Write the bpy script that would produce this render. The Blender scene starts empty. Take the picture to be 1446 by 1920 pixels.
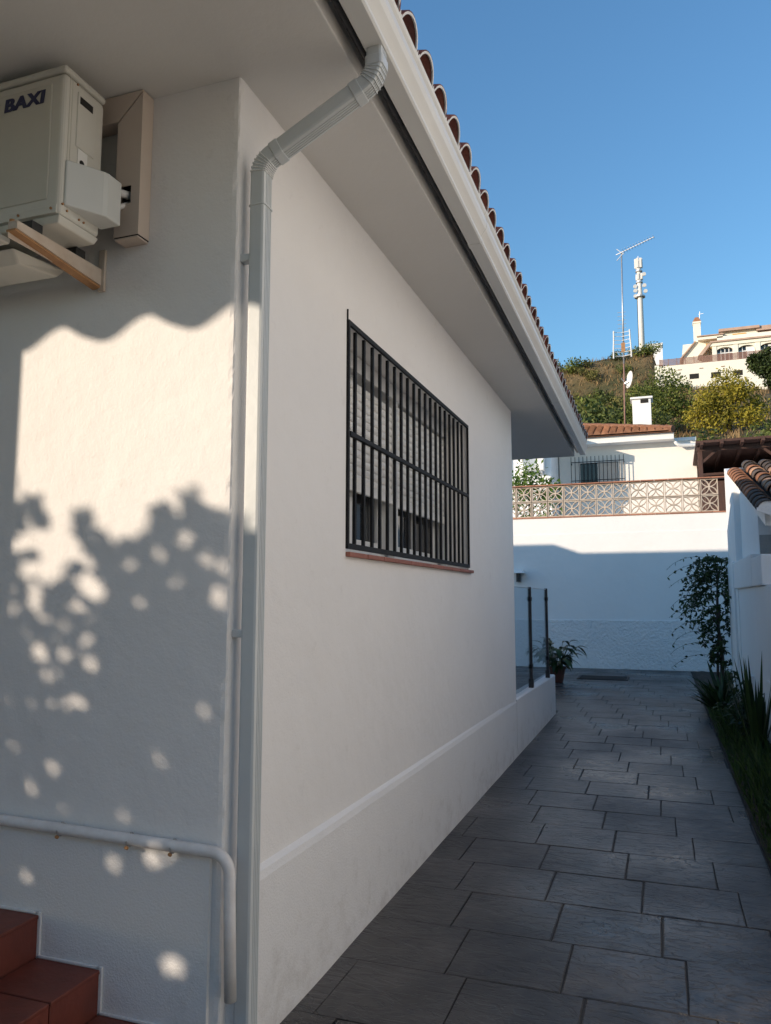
import bpy, bmesh, math, random
from mathutils import Vector, Matrix, noise
random.seed(7)
R = math.radians
sc = bpy.context.scene
col = sc.collection

# ------------------------------------------------------------------ camera
cd = bpy.data.cameras.new('camera'); cam = bpy.data.objects.new('camera', cd); col.objects.link(cam)
cd.lens = 27.08; cd.sensor_width = 36; cd.clip_start = 0.05; cd.clip_end = 4000
cam.location = (0, 0, 1.3)
cam.rotation_euler = (R(96.44), 0, R(19.62))
sc.camera = cam
# ------------------------------------------------------------------ sky, sun, exposure
SUN_EL, SUN_AZ = 15.0, 48.0            # light travels towards (+sin az, +cos az, -tan el)
wd = bpy.data.worlds.new('World'); sc.world = wd; wd.use_nodes = True
nt = wd.node_tree; nt.nodes.clear()
sky = nt.nodes.new('ShaderNodeTexSky'); sky.sky_type = 'NISHITA'; sky.sun_disc = False
sky.sun_elevation = R(SUN_EL); sky.sun_rotation = R(180 + SUN_AZ)
sky.air_density = 1.55; sky.dust_density = 0.3; sky.ozone_density = 7.2; sky.altitude = 50
bg = nt.nodes.new('ShaderNodeBackground'); bg.inputs['Strength'].default_value = 0.13
wo = nt.nodes.new('ShaderNodeOutputWorld')
tint = nt.nodes.new('ShaderNodeMix'); tint.data_type = 'RGBA'; tint.blend_type = 'MULTIPLY'; tint.inputs[0].default_value = 1.0
tint.inputs[7].default_value = (1.0, 0.945, 0.86, 1)          # camera white balance of the whole sky
nt.links.new(sky.outputs[0], tint.inputs[6]); nt.links.new(tint.outputs[2], bg.inputs[0]); nt.links.new(bg.outputs[0], wo.inputs[0])
sd = bpy.data.lights.new('sun', 'SUN'); sd.energy = 2.6; sd.angle = R(0.56); sd.color = (1.0, 0.84, 0.665)
sun = bpy.data.objects.new('sun', sd); col.objects.link(sun); sun.location = (-20, -18, 20)
sdir = Vector((math.sin(R(SUN_AZ)) * math.cos(R(SUN_EL)), math.cos(R(SUN_AZ)) * math.cos(R(SUN_EL)), -math.sin(R(SUN_EL))))
sun.rotation_euler = sdir.to_track_quat('-Z', 'Y').to_euler()
vs = sc.view_settings
vs.view_transform = 'Standard'; vs.look = 'None'; vs.exposure = 1.06; vs.gamma = 1.0; vs.use_curve_mapping = False

# ------------------------------------------------------------------ helpers
def wloc(o):
    p = Vector((0, 0, 0))
    while o is not None:
        p += o.location; o = o.parent
    return p

def put(o, parent=None, loc=(0, 0, 0)):
    col.objects.link(o)
    loc = Vector(loc)
    if parent is not None:
        o.parent = parent; o.location = loc - wloc(parent)
    else:
        o.location = loc
    return o

def tag(o, label=None, cat=None, group=None, kind=None):
    if label: o['label'] = label
    if cat: o['category'] = cat
    if group: o['group'] = group
    if kind: o['kind'] = kind
    return o

def thing(name, loc, label, cat, group=None):
    o = bpy.data.objects.new(name, None); o.empty_display_size = 0.1
    put(o, None, loc)
    return tag(o, label, cat, group)

def pic(px_, py, yy):                     # where the line of sight through a picture position meets the plane at distance yy
    u = (px_ - 723) / 1444.; v = -(py - 960) / 1444.
    cp, sp = math.cos(R(6.44)), math.sin(R(6.44)); f_ = cp - v * sp; zz = sp + v * cp
    c, s = math.cos(R(19.62)), math.sin(R(19.62)); dx = u * c - f_ * s; dy = u * s + f_ * c
    k = yy / dy; return dx * k, 1.3 + zz * k

class MB:
    def __init__(s): s.v = []; s.f = []
    def add(s, vs_, fs):
        b = len(s.v); s.v += [tuple(p) for p in vs_]; s.f += [tuple(i + b for i in q) for q in fs]; return s
    def box(s, x0, x1, y0, y1, z0, z1):
        return s.add([(x0,y0,z0),(x1,y0,z0),(x1,y1,z0),(x0,y1,z0),(x0,y0,z1),(x1,y0,z1),(x1,y1,z1),(x0,y1,z1)],
                     [(0,3,2,1),(4,5,6,7),(0,1,5,4),(1,2,6,5),(2,3,7,6),(3,0,4,7)])
    def hexa(s, p):
        return s.add(p, [(0,3,2,1),(4,5,6,7),(0,1,5,4),(1,2,6,5),(2,3,7,6),(3,0,4,7)])
    def bar(s, a, b, w, h=None, up=(0,0,1)):
        a = Vector(a); b = Vector(b); d = (b - a).normalized(); h = h or w
        u = Vector(up)
        if abs(d.dot(u)) > 0.97: u = Vector((0, 1, 0))
        r = d.cross(u).normalized() * w / 2; u2 = r.cross(d).normalized() * h / 2
        return s.hexa([a-r-u2, a+r-u2, b+r-u2, b-r-u2, a-r+u2, a+r+u2, b+r+u2, b-r+u2])
    def tube(s, pts, rad, n=8, cap=True):
        pts = [Vector(p) for p in pts]; m = len(pts)
        rads = rad if isinstance(rad, (list, tuple)) else [rad] * m
        b = len(s.v); prev = None
        for i, p in enumerate(pts):
            d = (pts[min(i+1, m-1)] - pts[max(i-1, 0)]).normalized()
            if prev is None:
                u = Vector((0,0,1)) if abs(d.z) < 0.9 else Vector((1,0,0))
                r = d.cross(u).normalized()
            else:
                r = (prev - d * prev.dot(d)).normalized()
            prev = r; q = d.cross(r)
            for k in range(n):
                a = 2 * math.pi * k / n
                s.v.append(tuple(p + (r * math.cos(a) + q * math.sin(a)) * rads[i]))
        for i in range(m - 1):
            for k in range(n):
                s.f.append((b+i*n+k, b+i*n+(k+1)%n, b+(i+1)*n+(k+1)%n, b+(i+1)*n+k))
        if cap:
            s.f.append(tuple(b + k for k in range(n))[::-1]); s.f.append(tuple(b+(m-1)*n+k for k in range(n)))
        return s
    def sweep(s, prof, frames, cap=True):
        """closed profile [(a,b)] through frames [(origin, A, B)]"""
        n = len(prof); b0 = len(s.v)
        for o, A, B in frames:
            o = Vector(o); A = Vector(A); B = Vector(B)
            for a, b in prof: s.v.append(tuple(o + A * a + B * b))
        for i in range(len(frames) - 1):
            for k in range(n):
                s.f.append((b0+i*n+k, b0+i*n+(k+1)%n, b0+(i+1)*n+(k+1)%n, b0+(i+1)*n+k))
        if cap:
            s.f.append(tuple(b0+k for k in range(n))[::-1]); m = len(frames)-1
            s.f.append(tuple(b0+m*n+k for k in range(n)))
        return s
    def mesh(s, name, mat, smooth=False):
        me = bpy.data.meshes.new(name); me.from_pydata(s.v, [], s.f); me.update()
        bm = bmesh.new(); bm.from_mesh(me); bmesh.ops.recalc_face_normals(bm, faces=bm.faces); bm.to_mesh(me); bm.free()
        if mat: me.materials.append(mat)
        if smooth: me.polygons.foreach_set('use_smooth', [True] * len(me.polygons))
        return me
    def raw(s, name, mat, smooth=False):
        me = bpy.data.meshes.new(name); me.from_pydata(s.v, [], s.f); me.update()
        if mat: me.materials.append(mat)
        if smooth: me.polygons.foreach_set('use_smooth', [True] * len(me.polygons))
        return me
    def build(s, name, mat, parent=None, smooth=False, bevel=0, seg=2, raw=False):
        me = s.raw(name, mat, smooth) if raw else s.mesh(name, mat, smooth)
        o = bpy.data.objects.new(name, me); put(o, parent)
        if bevel:
            m = o.modifiers.new('bevel', 'BEVEL'); m.width = bevel; m.segments = seg; m.limit_method = 'ANGLE'; m.angle_limit = R(40)
        return o

def inst(name, me, parent, loc, rot=None, scale=None):
    o = bpy.data.objects.new(name, me); put(o, parent, loc)
    if rot: o.rotation_euler = rot
    if scale: o.scale = scale
    return o

# ------------------------------------------------------------------ materials
def newmat(name):
    m = bpy.data.materials.new(name); m.use_nodes = True
    t = m.node_tree; p = t.nodes['Principled BSDF']; return m, t, p

def N(t, kind, **kw):
    n = t.nodes.new(kind)
    for k, v in kw.items():
        if k in n.inputs: n.inputs[k].default_value = v
        else: setattr(n, k, v)
    return n

def basic(name, c1, c2=None, scale=6.0, rough=0.7, bump=0.0, bscale=60.0, metal=0.0, detail=5, rnd=0.0, dist=0.01, spec=0.5, coords='Object', stretch=None, r2=None):
    """noise blend of two colours, optional fine relief, optional shift of brightness from object to object"""
    m, t, p = newmat(name); L = t.links
    tc = N(t, 'ShaderNodeTexCoord'); src = tc.outputs[coords]
    if rnd:
        oi = N(t, 'ShaderNodeObjectInfo')
        va = N(t, 'ShaderNodeVectorMath', operation='SCALE'); cx = N(t, 'ShaderNodeCombineXYZ')
        L.new(oi.outputs['Random'], cx.inputs[0]); L.new(oi.outputs['Random'], cx.inputs[1])
        L.new(cx.outputs[0], va.inputs[0]); va.inputs['Scale'].default_value = 37.0
        ad = N(t, 'ShaderNodeVectorMath', operation='ADD'); L.new(src, ad.inputs[0]); L.new(va.outputs[0], ad.inputs[1]); src = ad.outputs[0]
    if stretch:
        mp = N(t, 'ShaderNodeMapping'); mp.inputs['Scale'].default_value = stretch; L.new(src, mp.inputs[0]); src = mp.outputs[0]
    p.inputs['Roughness'].default_value = rough; p.inputs['Metallic'].default_value = metal
    p.inputs['Specular IOR Level'].default_value = spec
    c2 = c2 or tuple(x * 0.85 for x in c1)
    nz = N(t, 'ShaderNodeTexNoise', Scale=scale, Detail=detail, Roughness=0.6); L.new(src, nz.inputs['Vector'])
    cr = N(t, 'ShaderNodeValToRGB'); cr.color_ramp.elements[0].position = 0.32; cr.color_ramp.elements[1].position = 0.68
    cr.color_ramp.elements[0].color = (*c2, 1); cr.color_ramp.elements[1].color = (*c1, 1)
    L.new(nz.outputs['Fac'], cr.inputs[0]); out = cr.outputs[0]
    if rnd:
        mr = N(t, 'ShaderNodeMapRange'); mr.inputs[3].default_value = 1 - rnd; mr.inputs[4].default_value = 1 + rnd
        L.new(oi.outputs['Random'], mr.inputs[0])
        hv = N(t, 'ShaderNodeHueSaturation'); L.new(out, hv.inputs['Color']); L.new(mr.outputs[0], hv.inputs['Value']); out = hv.outputs[0]
    L.new(out, p.inputs['Base Color'])
    if r2 is not None:
        mr2 = N(t, 'ShaderNodeMapRange'); mr2.inputs[1].default_value = 0.35; mr2.inputs[2].default_value = 0.65
        mr2.inputs[3].default_value = rough; mr2.inputs[4].default_value = r2
        n3 = N(t, 'ShaderNodeTexNoise', Scale=scale * 0.6, Detail=6); L.new(src, n3.inputs['Vector'])
        L.new(n3.outputs['Fac'], mr2.inputs[0]); L.new(mr2.outputs[0], p.inputs['Roughness'])
    if bump:
        n2 = N(t, 'ShaderNodeTexNoise', Scale=bscale, Detail=4, Roughness=0.65); L.new(src, n2.inputs['Vector'])
        bp = N(t, 'ShaderNodeBump', Strength=bump, Distance=dist); L.new(n2.outputs['Fac'], bp.inputs['Height']); L.new(bp.outputs[0], p.inputs['Normal'])
    return m

def leafmat(name, c1, c2, rough=0.5, trans=0.3, scale=3.0):
    m, t, p = newmat(name); L = t.links
    geo = N(t, 'ShaderNodeNewGeometry'); tc = N(t, 'ShaderNodeTexCoord')
    nz = N(t, 'ShaderNodeTexNoise', Scale=scale, Detail=3); L.new(tc.outputs['Object'], nz.inputs['Vector'])
    ad = N(t, 'ShaderNodeMath', operation='ADD'); L.new(nz.outputs['Fac'], ad.inputs[0])
    ml = N(t, 'ShaderNodeMath', operation='MULTIPLY_ADD'); L.new(geo.outputs['Random Per Island'], ml.inputs[0]); ml.inputs[1].default_value = 0.6; ml.inputs[2].default_value = -0.3
    L.new(ml.outputs[0], ad.inputs[1])
    cr = N(t, 'ShaderNodeValToRGB'); cr.color_ramp.elements[0].position = 0.25; cr.color_ramp.elements[1].position = 0.75
    cr.color_ramp.elements[0].color = (*c2, 1); cr.color_ramp.elements[1].color = (*c1, 1); L.new(ad.outputs[0], cr.inputs[0])
    L.new(cr.outputs[0], p.inputs['Base Color']); p.inputs['Roughness'].default_value = rough; p.inputs['Specular IOR Level'].default_value = 0.25
    tr = N(t, 'ShaderNodeBsdfTranslucent'); L.new(cr.outputs[0], tr.inputs[0])
    mx = N(t, 'ShaderNodeMixShader'); mx.inputs[0].default_value = trans
    L.new(p.outputs[0], mx.inputs[1]); L.new(tr.outputs[0], mx.inputs[2]); L.new(mx.outputs[0], t.nodes['Material Output'].inputs[0])
    return m

def plaster(name, c, fine=0.25, coarse=0.15, blotch=0.94, dirt=None, cs=9):
    m, t, p = newmat(name); L = t.links
    tc = N(t, 'ShaderNodeTexCoord'); src = tc.outputs['Object']
    nz = N(t, 'ShaderNodeTexNoise', Scale=1.3, Detail=6, Roughness=0.6); L.new(src, nz.inputs['Vector'])
    cr = N(t, 'ShaderNodeValToRGB'); cr.color_ramp.elements[0].position = 0.3; cr.color_ramp.elements[1].position = 0.7
    cr.color_ramp.elements[0].color = (*[x * blotch for x in c], 1); cr.color_ramp.elements[1].color = (*c, 1)
    L.new(nz.outputs['Fac'], cr.inputs[0]); out = cr.outputs[0]
    if dirt:                                         # sparse grey-brown scuffs, thicker towards the foot of the wall
        n4 = N(t, 'ShaderNodeTexNoise', Scale=9.0, Detail=8, Roughness=0.75); L.new(src, n4.inputs['Vector'])
        sp = N(t, 'ShaderNodeSeparateXYZ'); L.new(src, sp.inputs[0])
        mz = N(t, 'ShaderNodeMapRange'); mz.inputs[1].default_value = dirt[0]; mz.inputs[2].default_value = dirt[1]; mz.inputs[3].default_value = 0.16; mz.inputs[4].default_value = 0.0
        L.new(sp.outputs[2], mz.inputs[0])
        a4 = N(t, 'ShaderNodeMath', operation='ADD'); L.new(n4.outputs['Fac'], a4.inputs[0]); L.new(mz.outputs[0], a4.inputs[1])
        r4 = N(t, 'ShaderNodeMapRange'); r4.inputs[1].default_value = 0.6; r4.inputs[2].default_value = 0.85; r4.inputs[3].default_value = 0; r4.inputs[4].default_value = 0.4
        L.new(a4.outputs[0], r4.inputs[0])
        mx = N(t, 'ShaderNodeMix', data_type='RGBA'); L.new(r4.outputs[0], mx.inputs[0]); L.new(out, mx.inputs[6]); mx.inputs[7].default_value = (0.42, 0.38, 0.34, 1)
        out = mx.outputs[2]
    L.new(out, p.inputs['Base Color']); p.inputs['Roughness'].default_value = 0.85; p.inputs['Specular IOR Level'].default_value = 0.2
    a = N(t, 'ShaderNodeTexNoise', Scale=140, Detail=3, Roughness=0.6); L.new(src, a.inputs['Vector'])
    b = N(t, 'ShaderNodeTexNoise', Scale=cs, Detail=4, Roughness=0.55); L.new(src, b.inputs['Vector'])
    b1 = N(t, 'ShaderNodeBump', Strength=fine, Distance=0.004); L.new(a.outputs['Fac'], b1.inputs['Height'])
    b2 = N(t, 'ShaderNodeBump', Strength=coarse, Distance=0.03); L.new(b.outputs['Fac'], b2.inputs['Height']); L.new(b1.outputs[0], b2.inputs['Normal'])
    L.new(b2.outputs[0], p.inputs['Normal'])
    return m

M = {}
M['plaster'] = plaster('house plaster', (0.83, 0.805, 0.785), 0.30, 0.20, 0.95, dirt=(0.0, 0.5))
M['plinth'] = plaster('plinth plaster', (0.82, 0.805, 0.795), 0.55, 0.12, 0.94, dirt=(0.0, 0.35))
M['soffit'] = plaster('soffit paint', (0.74, 0.72, 0.69), 0.12, 0.10, 0.95)
M['farwall'] = plaster('garden wall paint', (0.85, 0.84, 0.82), 0.3, 0.15, 0.95)
M['rough_white'] = plaster('rough white render', (0.82, 0.82, 0.81), 1.0, 1.0, 0.93, cs=24)
M['roughcast'] = plaster('grey roughcast', (0.50, 0.48, 0.45), 1.0, 0.9, 0.75)
M['white_paint'] = basic('white paint', (0.80, 0.79, 0.76), (0.76, 0.75, 0.72), 8, 0.55)
M['gutter'] = basic('lacquered aluminium', (0.74, 0.73, 0.70), (0.70, 0.69, 0.66), 3, 0.38)
M['pipe'] = basic('grey white aluminium pipe', (0.60, 0.62, 0.62), (0.55, 0.57, 0.57), 4, 0.36, bump=0.08, bscale=30)
M['seal'] = basic('white sealant', (0.78, 0.78, 0.76), (0.7, 0.7, 0.68), 40, 0.5, bump=0.6, bscale=80)
M['black_tube'] = basic('black rubber', (0.028, 0.028, 0.032), (0.038, 0.038, 0.04), 10, 0.42)
M['mortar'] = basic('painted mortar', (0.78, 0.76, 0.74), (0.66, 0.64, 0.62), 14, 0.85, bump=0.4, bscale=60)
M['terracotta'] = basic('dark terracotta', (0.20, 0.055, 0.035), (0.11, 0.032, 0.026), 9, 0.7, bump=0.4, bscale=50, rnd=0.25)
M['terracotta_old'] = basic('weathered terracotta', (0.36, 0.17, 0.09), (0.21, 0.09, 0.05), 10, 0.85, bump=0.5, bscale=40, rnd=0.3)
M['terracotta_pale'] = basic('pale terracotta', (0.44, 0.27, 0.17), (0.30, 0.17, 0.11), 9, 0.85, bump=0.5, bscale=40, rnd=0.25)
M['terracotta_black'] = basic('lichen and shade black terracotta', (0.10, 0.075, 0.06), (0.05, 0.04, 0.036), 9, 0.85, bump=0.5, bscale=40, rnd=0.3)  # lichen tone, also puts shade into the outbuilding roof tiles
M['sill'] = basic('sill tile', (0.34, 0.13, 0.09), (0.26, 0.10, 0.07), 12, 0.6, rnd=0.15)
M['step_tile'] = basic('red clay floor tile', (0.20, 0.046, 0.028), (0.12, 0.030, 0.020), 7, 0.55, bump=0.15, bscale=40, rnd=0.18)
M['grout'] = basic('grout', (0.40, 0.34, 0.30), (0.32, 0.27, 0.24), 20, 0.9)
M['iron'] = basic('black wrought iron', (0.010, 0.010, 0.011), (0.016, 0.016, 0.017), 30, 0.6, spec=.25)
M['shutter'] = basic('shutter slat', (0.86, 0.85, 0.82), (0.82, 0.81, 0.78), 3, 0.5, rnd=0.05)
M['window_white'] = basic('white window frame', (0.76, 0.76, 0.75), (0.72, 0.72, 0.71), 5, 0.4)
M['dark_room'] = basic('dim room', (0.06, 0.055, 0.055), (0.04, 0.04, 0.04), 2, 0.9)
M['ac'] = basic('aged cream enamel', (0.62, 0.60, 0.545), (0.56, 0.54, 0.48), 4, 0.45, bump=0.05, bscale=20)
M['ac_panel'] = basic('cream enamel front', (0.56, 0.54, 0.48), (0.51, 0.49, 0.43), 3, 0.42)
M['ac_cover'] = basic('pale grey plastic', (0.60, 0.61, 0.59), (0.57, 0.58, 0.56), 4, 0.4)
M['blue_print'] = basic('navy lettering', (0.012, 0.016, 0.07), (0.012, 0.016, 0.07), 4, 0.45)
M['rust'] = basic('rusty bracket', (0.42, 0.22, 0.09), (0.30, 0.15, 0.07), 14, 0.75, bump=0.3, bscale=60)
M['bracket'] = basic('stained white bracket', (0.58, 0.50, 0.42), (0.48, 0.38, 0.30), 12, 0.6)
M['trunk_pvc'] = basic('pinkish cream duct cover', (0.60, 0.50, 0.42), (0.55, 0.46, 0.39), 3, 0.55)
M['void'] = basic('gap shade black', (0.012, 0.011, 0.010), (0.02, 0.018, 0.016), 10, 0.9)  # near-black colour standing in for shade inside gaps and openings
M['conduit'] = basic('painted conduit', (0.76, 0.75, 0.75), (0.66, 0.64, 0.63), 20, 0.5, bump=0.2, bscale=40)
M['glass_dark'] = basic('dark window glass', (0.03, 0.032, 0.036), (0.025, 0.027, 0.03), 2, 0.04)
M['soil'] = basic('dark soil', (0.045, 0.032, 0.022), (0.025, 0.018, 0.013), 12, 0.95, bump=0.8, bscale=40)
M['concrete'] = basic('old grey concrete', (0.16, 0.155, 0.15), (0.11, 0.105, 0.10), 3, 0.85, bump=0.3, bscale=50)
M['joint'] = basic('path joint', (0.046, 0.044, 0.043), (0.030, 0.029, 0.029), 10, 0.8)
M['breeze'] = basic('breeze block concrete', (0.56, 0.47, 0.38), (0.47, 0.39, 0.31), 10, 0.85, bump=0.3, bscale=60, rnd=0.12)
M['coping_red'] = basic('brick red coping', (0.42, 0.19, 0.115), (0.34, 0.15, 0.09), 8, 0.8, rnd=0.15)
M['cottage'] = plaster('cottage paint', (0.80, 0.74, 0.67), 0.3, 0.15, 0.95)
M['roof_pink'] = basic('faded pink roof tile', (0.55, 0.39, 0.30), (0.42, 0.28, 0.21), 1.2, 0.85)
M['villa'] = plaster('villa paint', (0.86, 0.82, 0.70), 0.2, 0.15, 0.95)
M['villa_trim'] = basic('ochre trim', (0.62, 0.36, 0.08), (0.55, 0.32, 0.07), 5, 0.8)
M['wood'] = basic('dark stained wood', (0.075, 0.032, 0.020), (0.045, 0.02, 0.014), 6, 0.7, stretch=(6, 1, 1), rnd=0.2)
M['galv'] = basic('galvanised steel', (0.55, 0.55, 0.55), (0.45, 0.45, 0.46), 8, 0.4, metal=0.6)
M['tower_white'] = basic('off white mast', (0.74, 0.72, 0.68), (0.68, 0.66, 0.62), 3, 0.6)
M['bark'] = basic('bark', (0.09, 0.07, 0.055), (0.05, 0.038, 0.03), 12, 0.9, bump=0.6, bscale=30)
M['fence'] = basic('reddish fence', (0.30, 0.17, 0.13), (0.24, 0.13, 0.10), 4, 0.8)
M['pot'] = basic('dark clay pot', (0.10, 0.034, 0.026), (0.07, 0.026, 0.02), 8, 0.7)
M['pink'] = basic('pale pink cloth', (0.55, 0.33, 0.38), (0.48, 0.28, 0.33), 5, 0.9)
M['drain'] = basic('cast iron', (0.02, 0.02, 0.02), (0.03, 0.03, 0.03), 10, 0.7)
M['leaf_vine'] = leafmat('vine leaf', (0.055, 0.09, 0.028), (0.018, 0.034, 0.013), 0.5, 0.25)
M['leaf_strap'] = leafmat('strap leaf', (0.06, 0.10, 0.028), (0.022, 0.042, 0.015), 0.4, 0.2)
M['leaf_pot'] = leafmat('pot plant leaf', (0.045, 0.08, 0.025), (0.015, 0.03, 0.012), 0.35, 0.2)
M['leaf_grass'] = leafmat('grass blade', (0.075, 0.125, 0.03), (0.028, 0.055, 0.015), 0.5, 0.25)
M['leaf_bright'] = leafmat('bright shrub leaf', (0.16, 0.24, 0.04), (0.06, 0.12, 0.02), 0.45, 0.35)
M['leaf_green'] = leafmat('hill green leaf', (0.21, 0.24, 0.05), (0.07, 0.10, 0.025), 0.6, 0.25, 0.5)
M['leaf_dark'] = leafmat('hill dark leaf', (0.14, 0.165, 0.04), (0.045, 0.065, 0.02), 0.6, 0.2, 0.5)
M['leaf_yellow'] = leafmat('yellowish leaf', (0.44, 0.36, 0.045), (0.19, 0.18, 0.032), 0.6, 0.3, 0.5)
M['leaf_olive'] = leafmat('dry olive leaf', (0.23, 0.21, 0.065), (0.095, 0.098, 0.03), 0.7, 0.25, 0.5)
M['leaf_pine'] = leafmat('pine needles', (0.07, 0.10, 0.025), (0.022, 0.036, 0.012), 0.6, 0.15, 0.5)
M['straw'] = leafmat('dry grass', (0.40, 0.27, 0.13), (0.22, 0.14, 0.07), 0.8, 0.3, 0.3)

def glass_mat():
    m, t, p = newmat('clear balustrade glass'); L = t.links
    tr = N(t, 'ShaderNodeBsdfTransparent'); tr.inputs[0].default_value = (0.90, 0.93, 0.95, 1)
    gl = N(t, 'ShaderNodeBsdfGlossy'); gl.inputs['Roughness'].default_value = 0.02
    lw = N(t, 'ShaderNodeLayerWeight'); pwn = N(t, 'ShaderNodeMath', operation='POWER'); L.new(lw.outputs['Facing'], pwn.inputs[0]); pwn.inputs[1].default_value = 4.0
    fr = N(t, 'ShaderNodeMath', operation='MULTIPLY_ADD'); L.new(pwn.outputs[0], fr.inputs[0]); fr.inputs[1].default_value = 0.4; fr.inputs[2].default_value = 0.03
    mx = N(t, 'ShaderNodeMixShader'); L.new(fr.outputs[0], mx.inputs[0]); L.new(tr.outputs[0], mx.inputs[1]); L.new(gl.outputs[0], mx.inputs[2])
    L.new(mx.outputs[0], t.nodes['Material Output'].inputs[0]); return m
M['glass'] = glass_mat()

def slate_mat():
    m, t, p = newmat('stamped slate concrete'); L = t.links
    tc = N(t, 'ShaderNodeTexCoord'); oi = N(t, 'ShaderNodeObjectInfo')
    cx = N(t, 'ShaderNodeCombineXYZ'); L.new(oi.outputs['Random'], cx.inputs[0]); L.new(oi.outputs['Random'], cx.inputs[1])
    sc_ = N(t, 'ShaderNodeVectorMath', operation='SCALE'); L.new(cx.outputs[0], sc_.inputs[0]); sc_.inputs['Scale'].default_value = 53
    ad = N(t, 'ShaderNodeVectorMath', operation='ADD'); L.new(tc.outputs['Object'], ad.inputs[0]); L.new(sc_.outputs[0], ad.inputs[1])
    src = ad.outputs[0]
    n1 = N(t, 'ShaderNodeTexNoise', Scale=7, Detail=7, Roughness=0.65, Distortion=0.8); L.new(src, n1.inputs['Vector'])
    cr = N(t, 'ShaderNodeValToRGB'); e = cr.color_ramp.elements
    e[0].position = 0.3; e[0].color = (0.030, 0.029, 0.030, 1); e[1].position = 0.72; e[1].color = (0.080, 0.075, 0.072, 1)
    L.new(n1.outputs['Fac'], cr.inputs[0])
    mr = N(t, 'ShaderNodeMapRange'); mr.inputs[3].default_value = 0.74; mr.inputs[4].default_value = 1.22; L.new(oi.outputs['Random'], mr.inputs[0])
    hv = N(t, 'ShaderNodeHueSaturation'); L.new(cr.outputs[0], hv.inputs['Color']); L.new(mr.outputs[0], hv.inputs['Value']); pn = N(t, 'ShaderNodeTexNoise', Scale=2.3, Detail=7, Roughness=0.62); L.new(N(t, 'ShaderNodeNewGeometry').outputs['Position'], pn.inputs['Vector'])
    pr = N(t, 'ShaderNodeValToRGB'); pe = pr.color_ramp.elements; pe[0].position = 0.36; pe[0].color = (.62, .62, .66, 1); pe[1].position = 0.66; pe[1].color = (1.5, 1.42, 1.36, 1)  # lighter mottling paints the path's sheen highlights into its colour
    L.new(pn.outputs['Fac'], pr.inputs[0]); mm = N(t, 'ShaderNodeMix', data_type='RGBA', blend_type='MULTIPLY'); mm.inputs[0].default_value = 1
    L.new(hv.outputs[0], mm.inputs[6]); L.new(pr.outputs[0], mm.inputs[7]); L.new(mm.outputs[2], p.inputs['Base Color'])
    n2 = N(t, 'ShaderNodeTexNoise', Scale=1.1, Detail=5); L.new(N(t, 'ShaderNodeNewGeometry').outputs['Position'], n2.inputs['Vector'])
    rr = N(t, 'ShaderNodeMapRange'); rr.inputs[1].default_value = 0.35; rr.inputs[2].default_value = 0.68; rr.inputs[3].default_value = 0.50; rr.inputs[4].default_value = 0.20
    L.new(n2.outputs['Fac'], rr.inputs[0]); L.new(rr.outputs[0], p.inputs['Roughness'])
    mp = N(t, 'ShaderNodeMapping'); mp.inputs['Scale'].default_value = (1.2, 3.0, 1); mp.inputs['Rotation'].default_value = (0, 0, 0.5); L.new(src, mp.inputs[0])
    n3 = N(t, 'ShaderNodeTexNoise', Scale=4.5, Detail=6, Roughness=0.55, Distortion=1.6); L.new(mp.outputs[0], n3.inputs['Vector'])
    st = N(t, 'ShaderNodeValToRGB'); st.color_ramp.interpolation = 'EASE'   # cleft ledges
    se = st.color_ramp.elements; se[0].position = 0.40; se[0].color = (0, 0, 0, 1); se[1].position = 0.46; se[1].color = (.5, .5, .5, 1)
    x = se.new(0.56); x.color = (.55, .55, .55, 1); x = se.new(0.60); x.color = (1, 1, 1, 1)
    L.new(n3.outputs['Fac'], st.inputs[0])
    b1 = N(t, 'ShaderNodeBump', Strength=0.7, Distance=0.005); L.new(st.outputs[0], b1.inputs['Height'])
    n4 = N(t, 'ShaderNodeTexNoise', Scale=60, Detail=4); L.new(src, n4.inputs['Vector'])
    b2 = N(t, 'ShaderNodeBump', Strength=0.2, Distance=0.004); L.new(n4.outputs['Fac'], b2.inputs['Height']); L.new(b1.outputs[0], b2.inputs['Normal'])
    L.new(b2.outputs[0], p.inputs['Normal']); return m
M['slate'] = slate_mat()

def hill_mat():
    m, t, p = newmat('dry hillside'); L = t.links
    tc = N(t, 'ShaderNodeTexCoord'); src = tc.outputs['Object']
    n1 = N(t, 'ShaderNodeTexNoise', Scale=0.16, Detail=9, Roughness=0.7); L.new(src, n1.inputs['Vector'])
    cr = N(t, 'ShaderNodeValToRGB'); e = cr.color_ramp.elements
    e[0].position = 0.34; e[0].color = (0.06, 0.066, 0.024, 1); e[1].position = 0.66; e[1].color = (0.24, 0.165, 0.08, 1)
    x = e.new(0.5); x.color = (0.13, 0.10, 0.042, 1); L.new(n1.outputs['Fac'], cr.inputs[0]); L.new(cr.outputs[0], p.inputs['Base Color'])
    p.inputs['Roughness'].default_value = 0.95
    n2 = N(t, 'ShaderNodeTexNoise', Scale=1.6, Detail=6, Roughness=0.7); L.new(src, n2.inputs['Vector'])
    b = N(t, 'ShaderNodeBump', Strength=1.0, Distance=0.6); L.new(n2.outputs['Fac'], b.inputs['Height']); L.new(b.outputs[0], p.inputs['Normal'])
    return m
M['hill'] = hill_mat()

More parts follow.
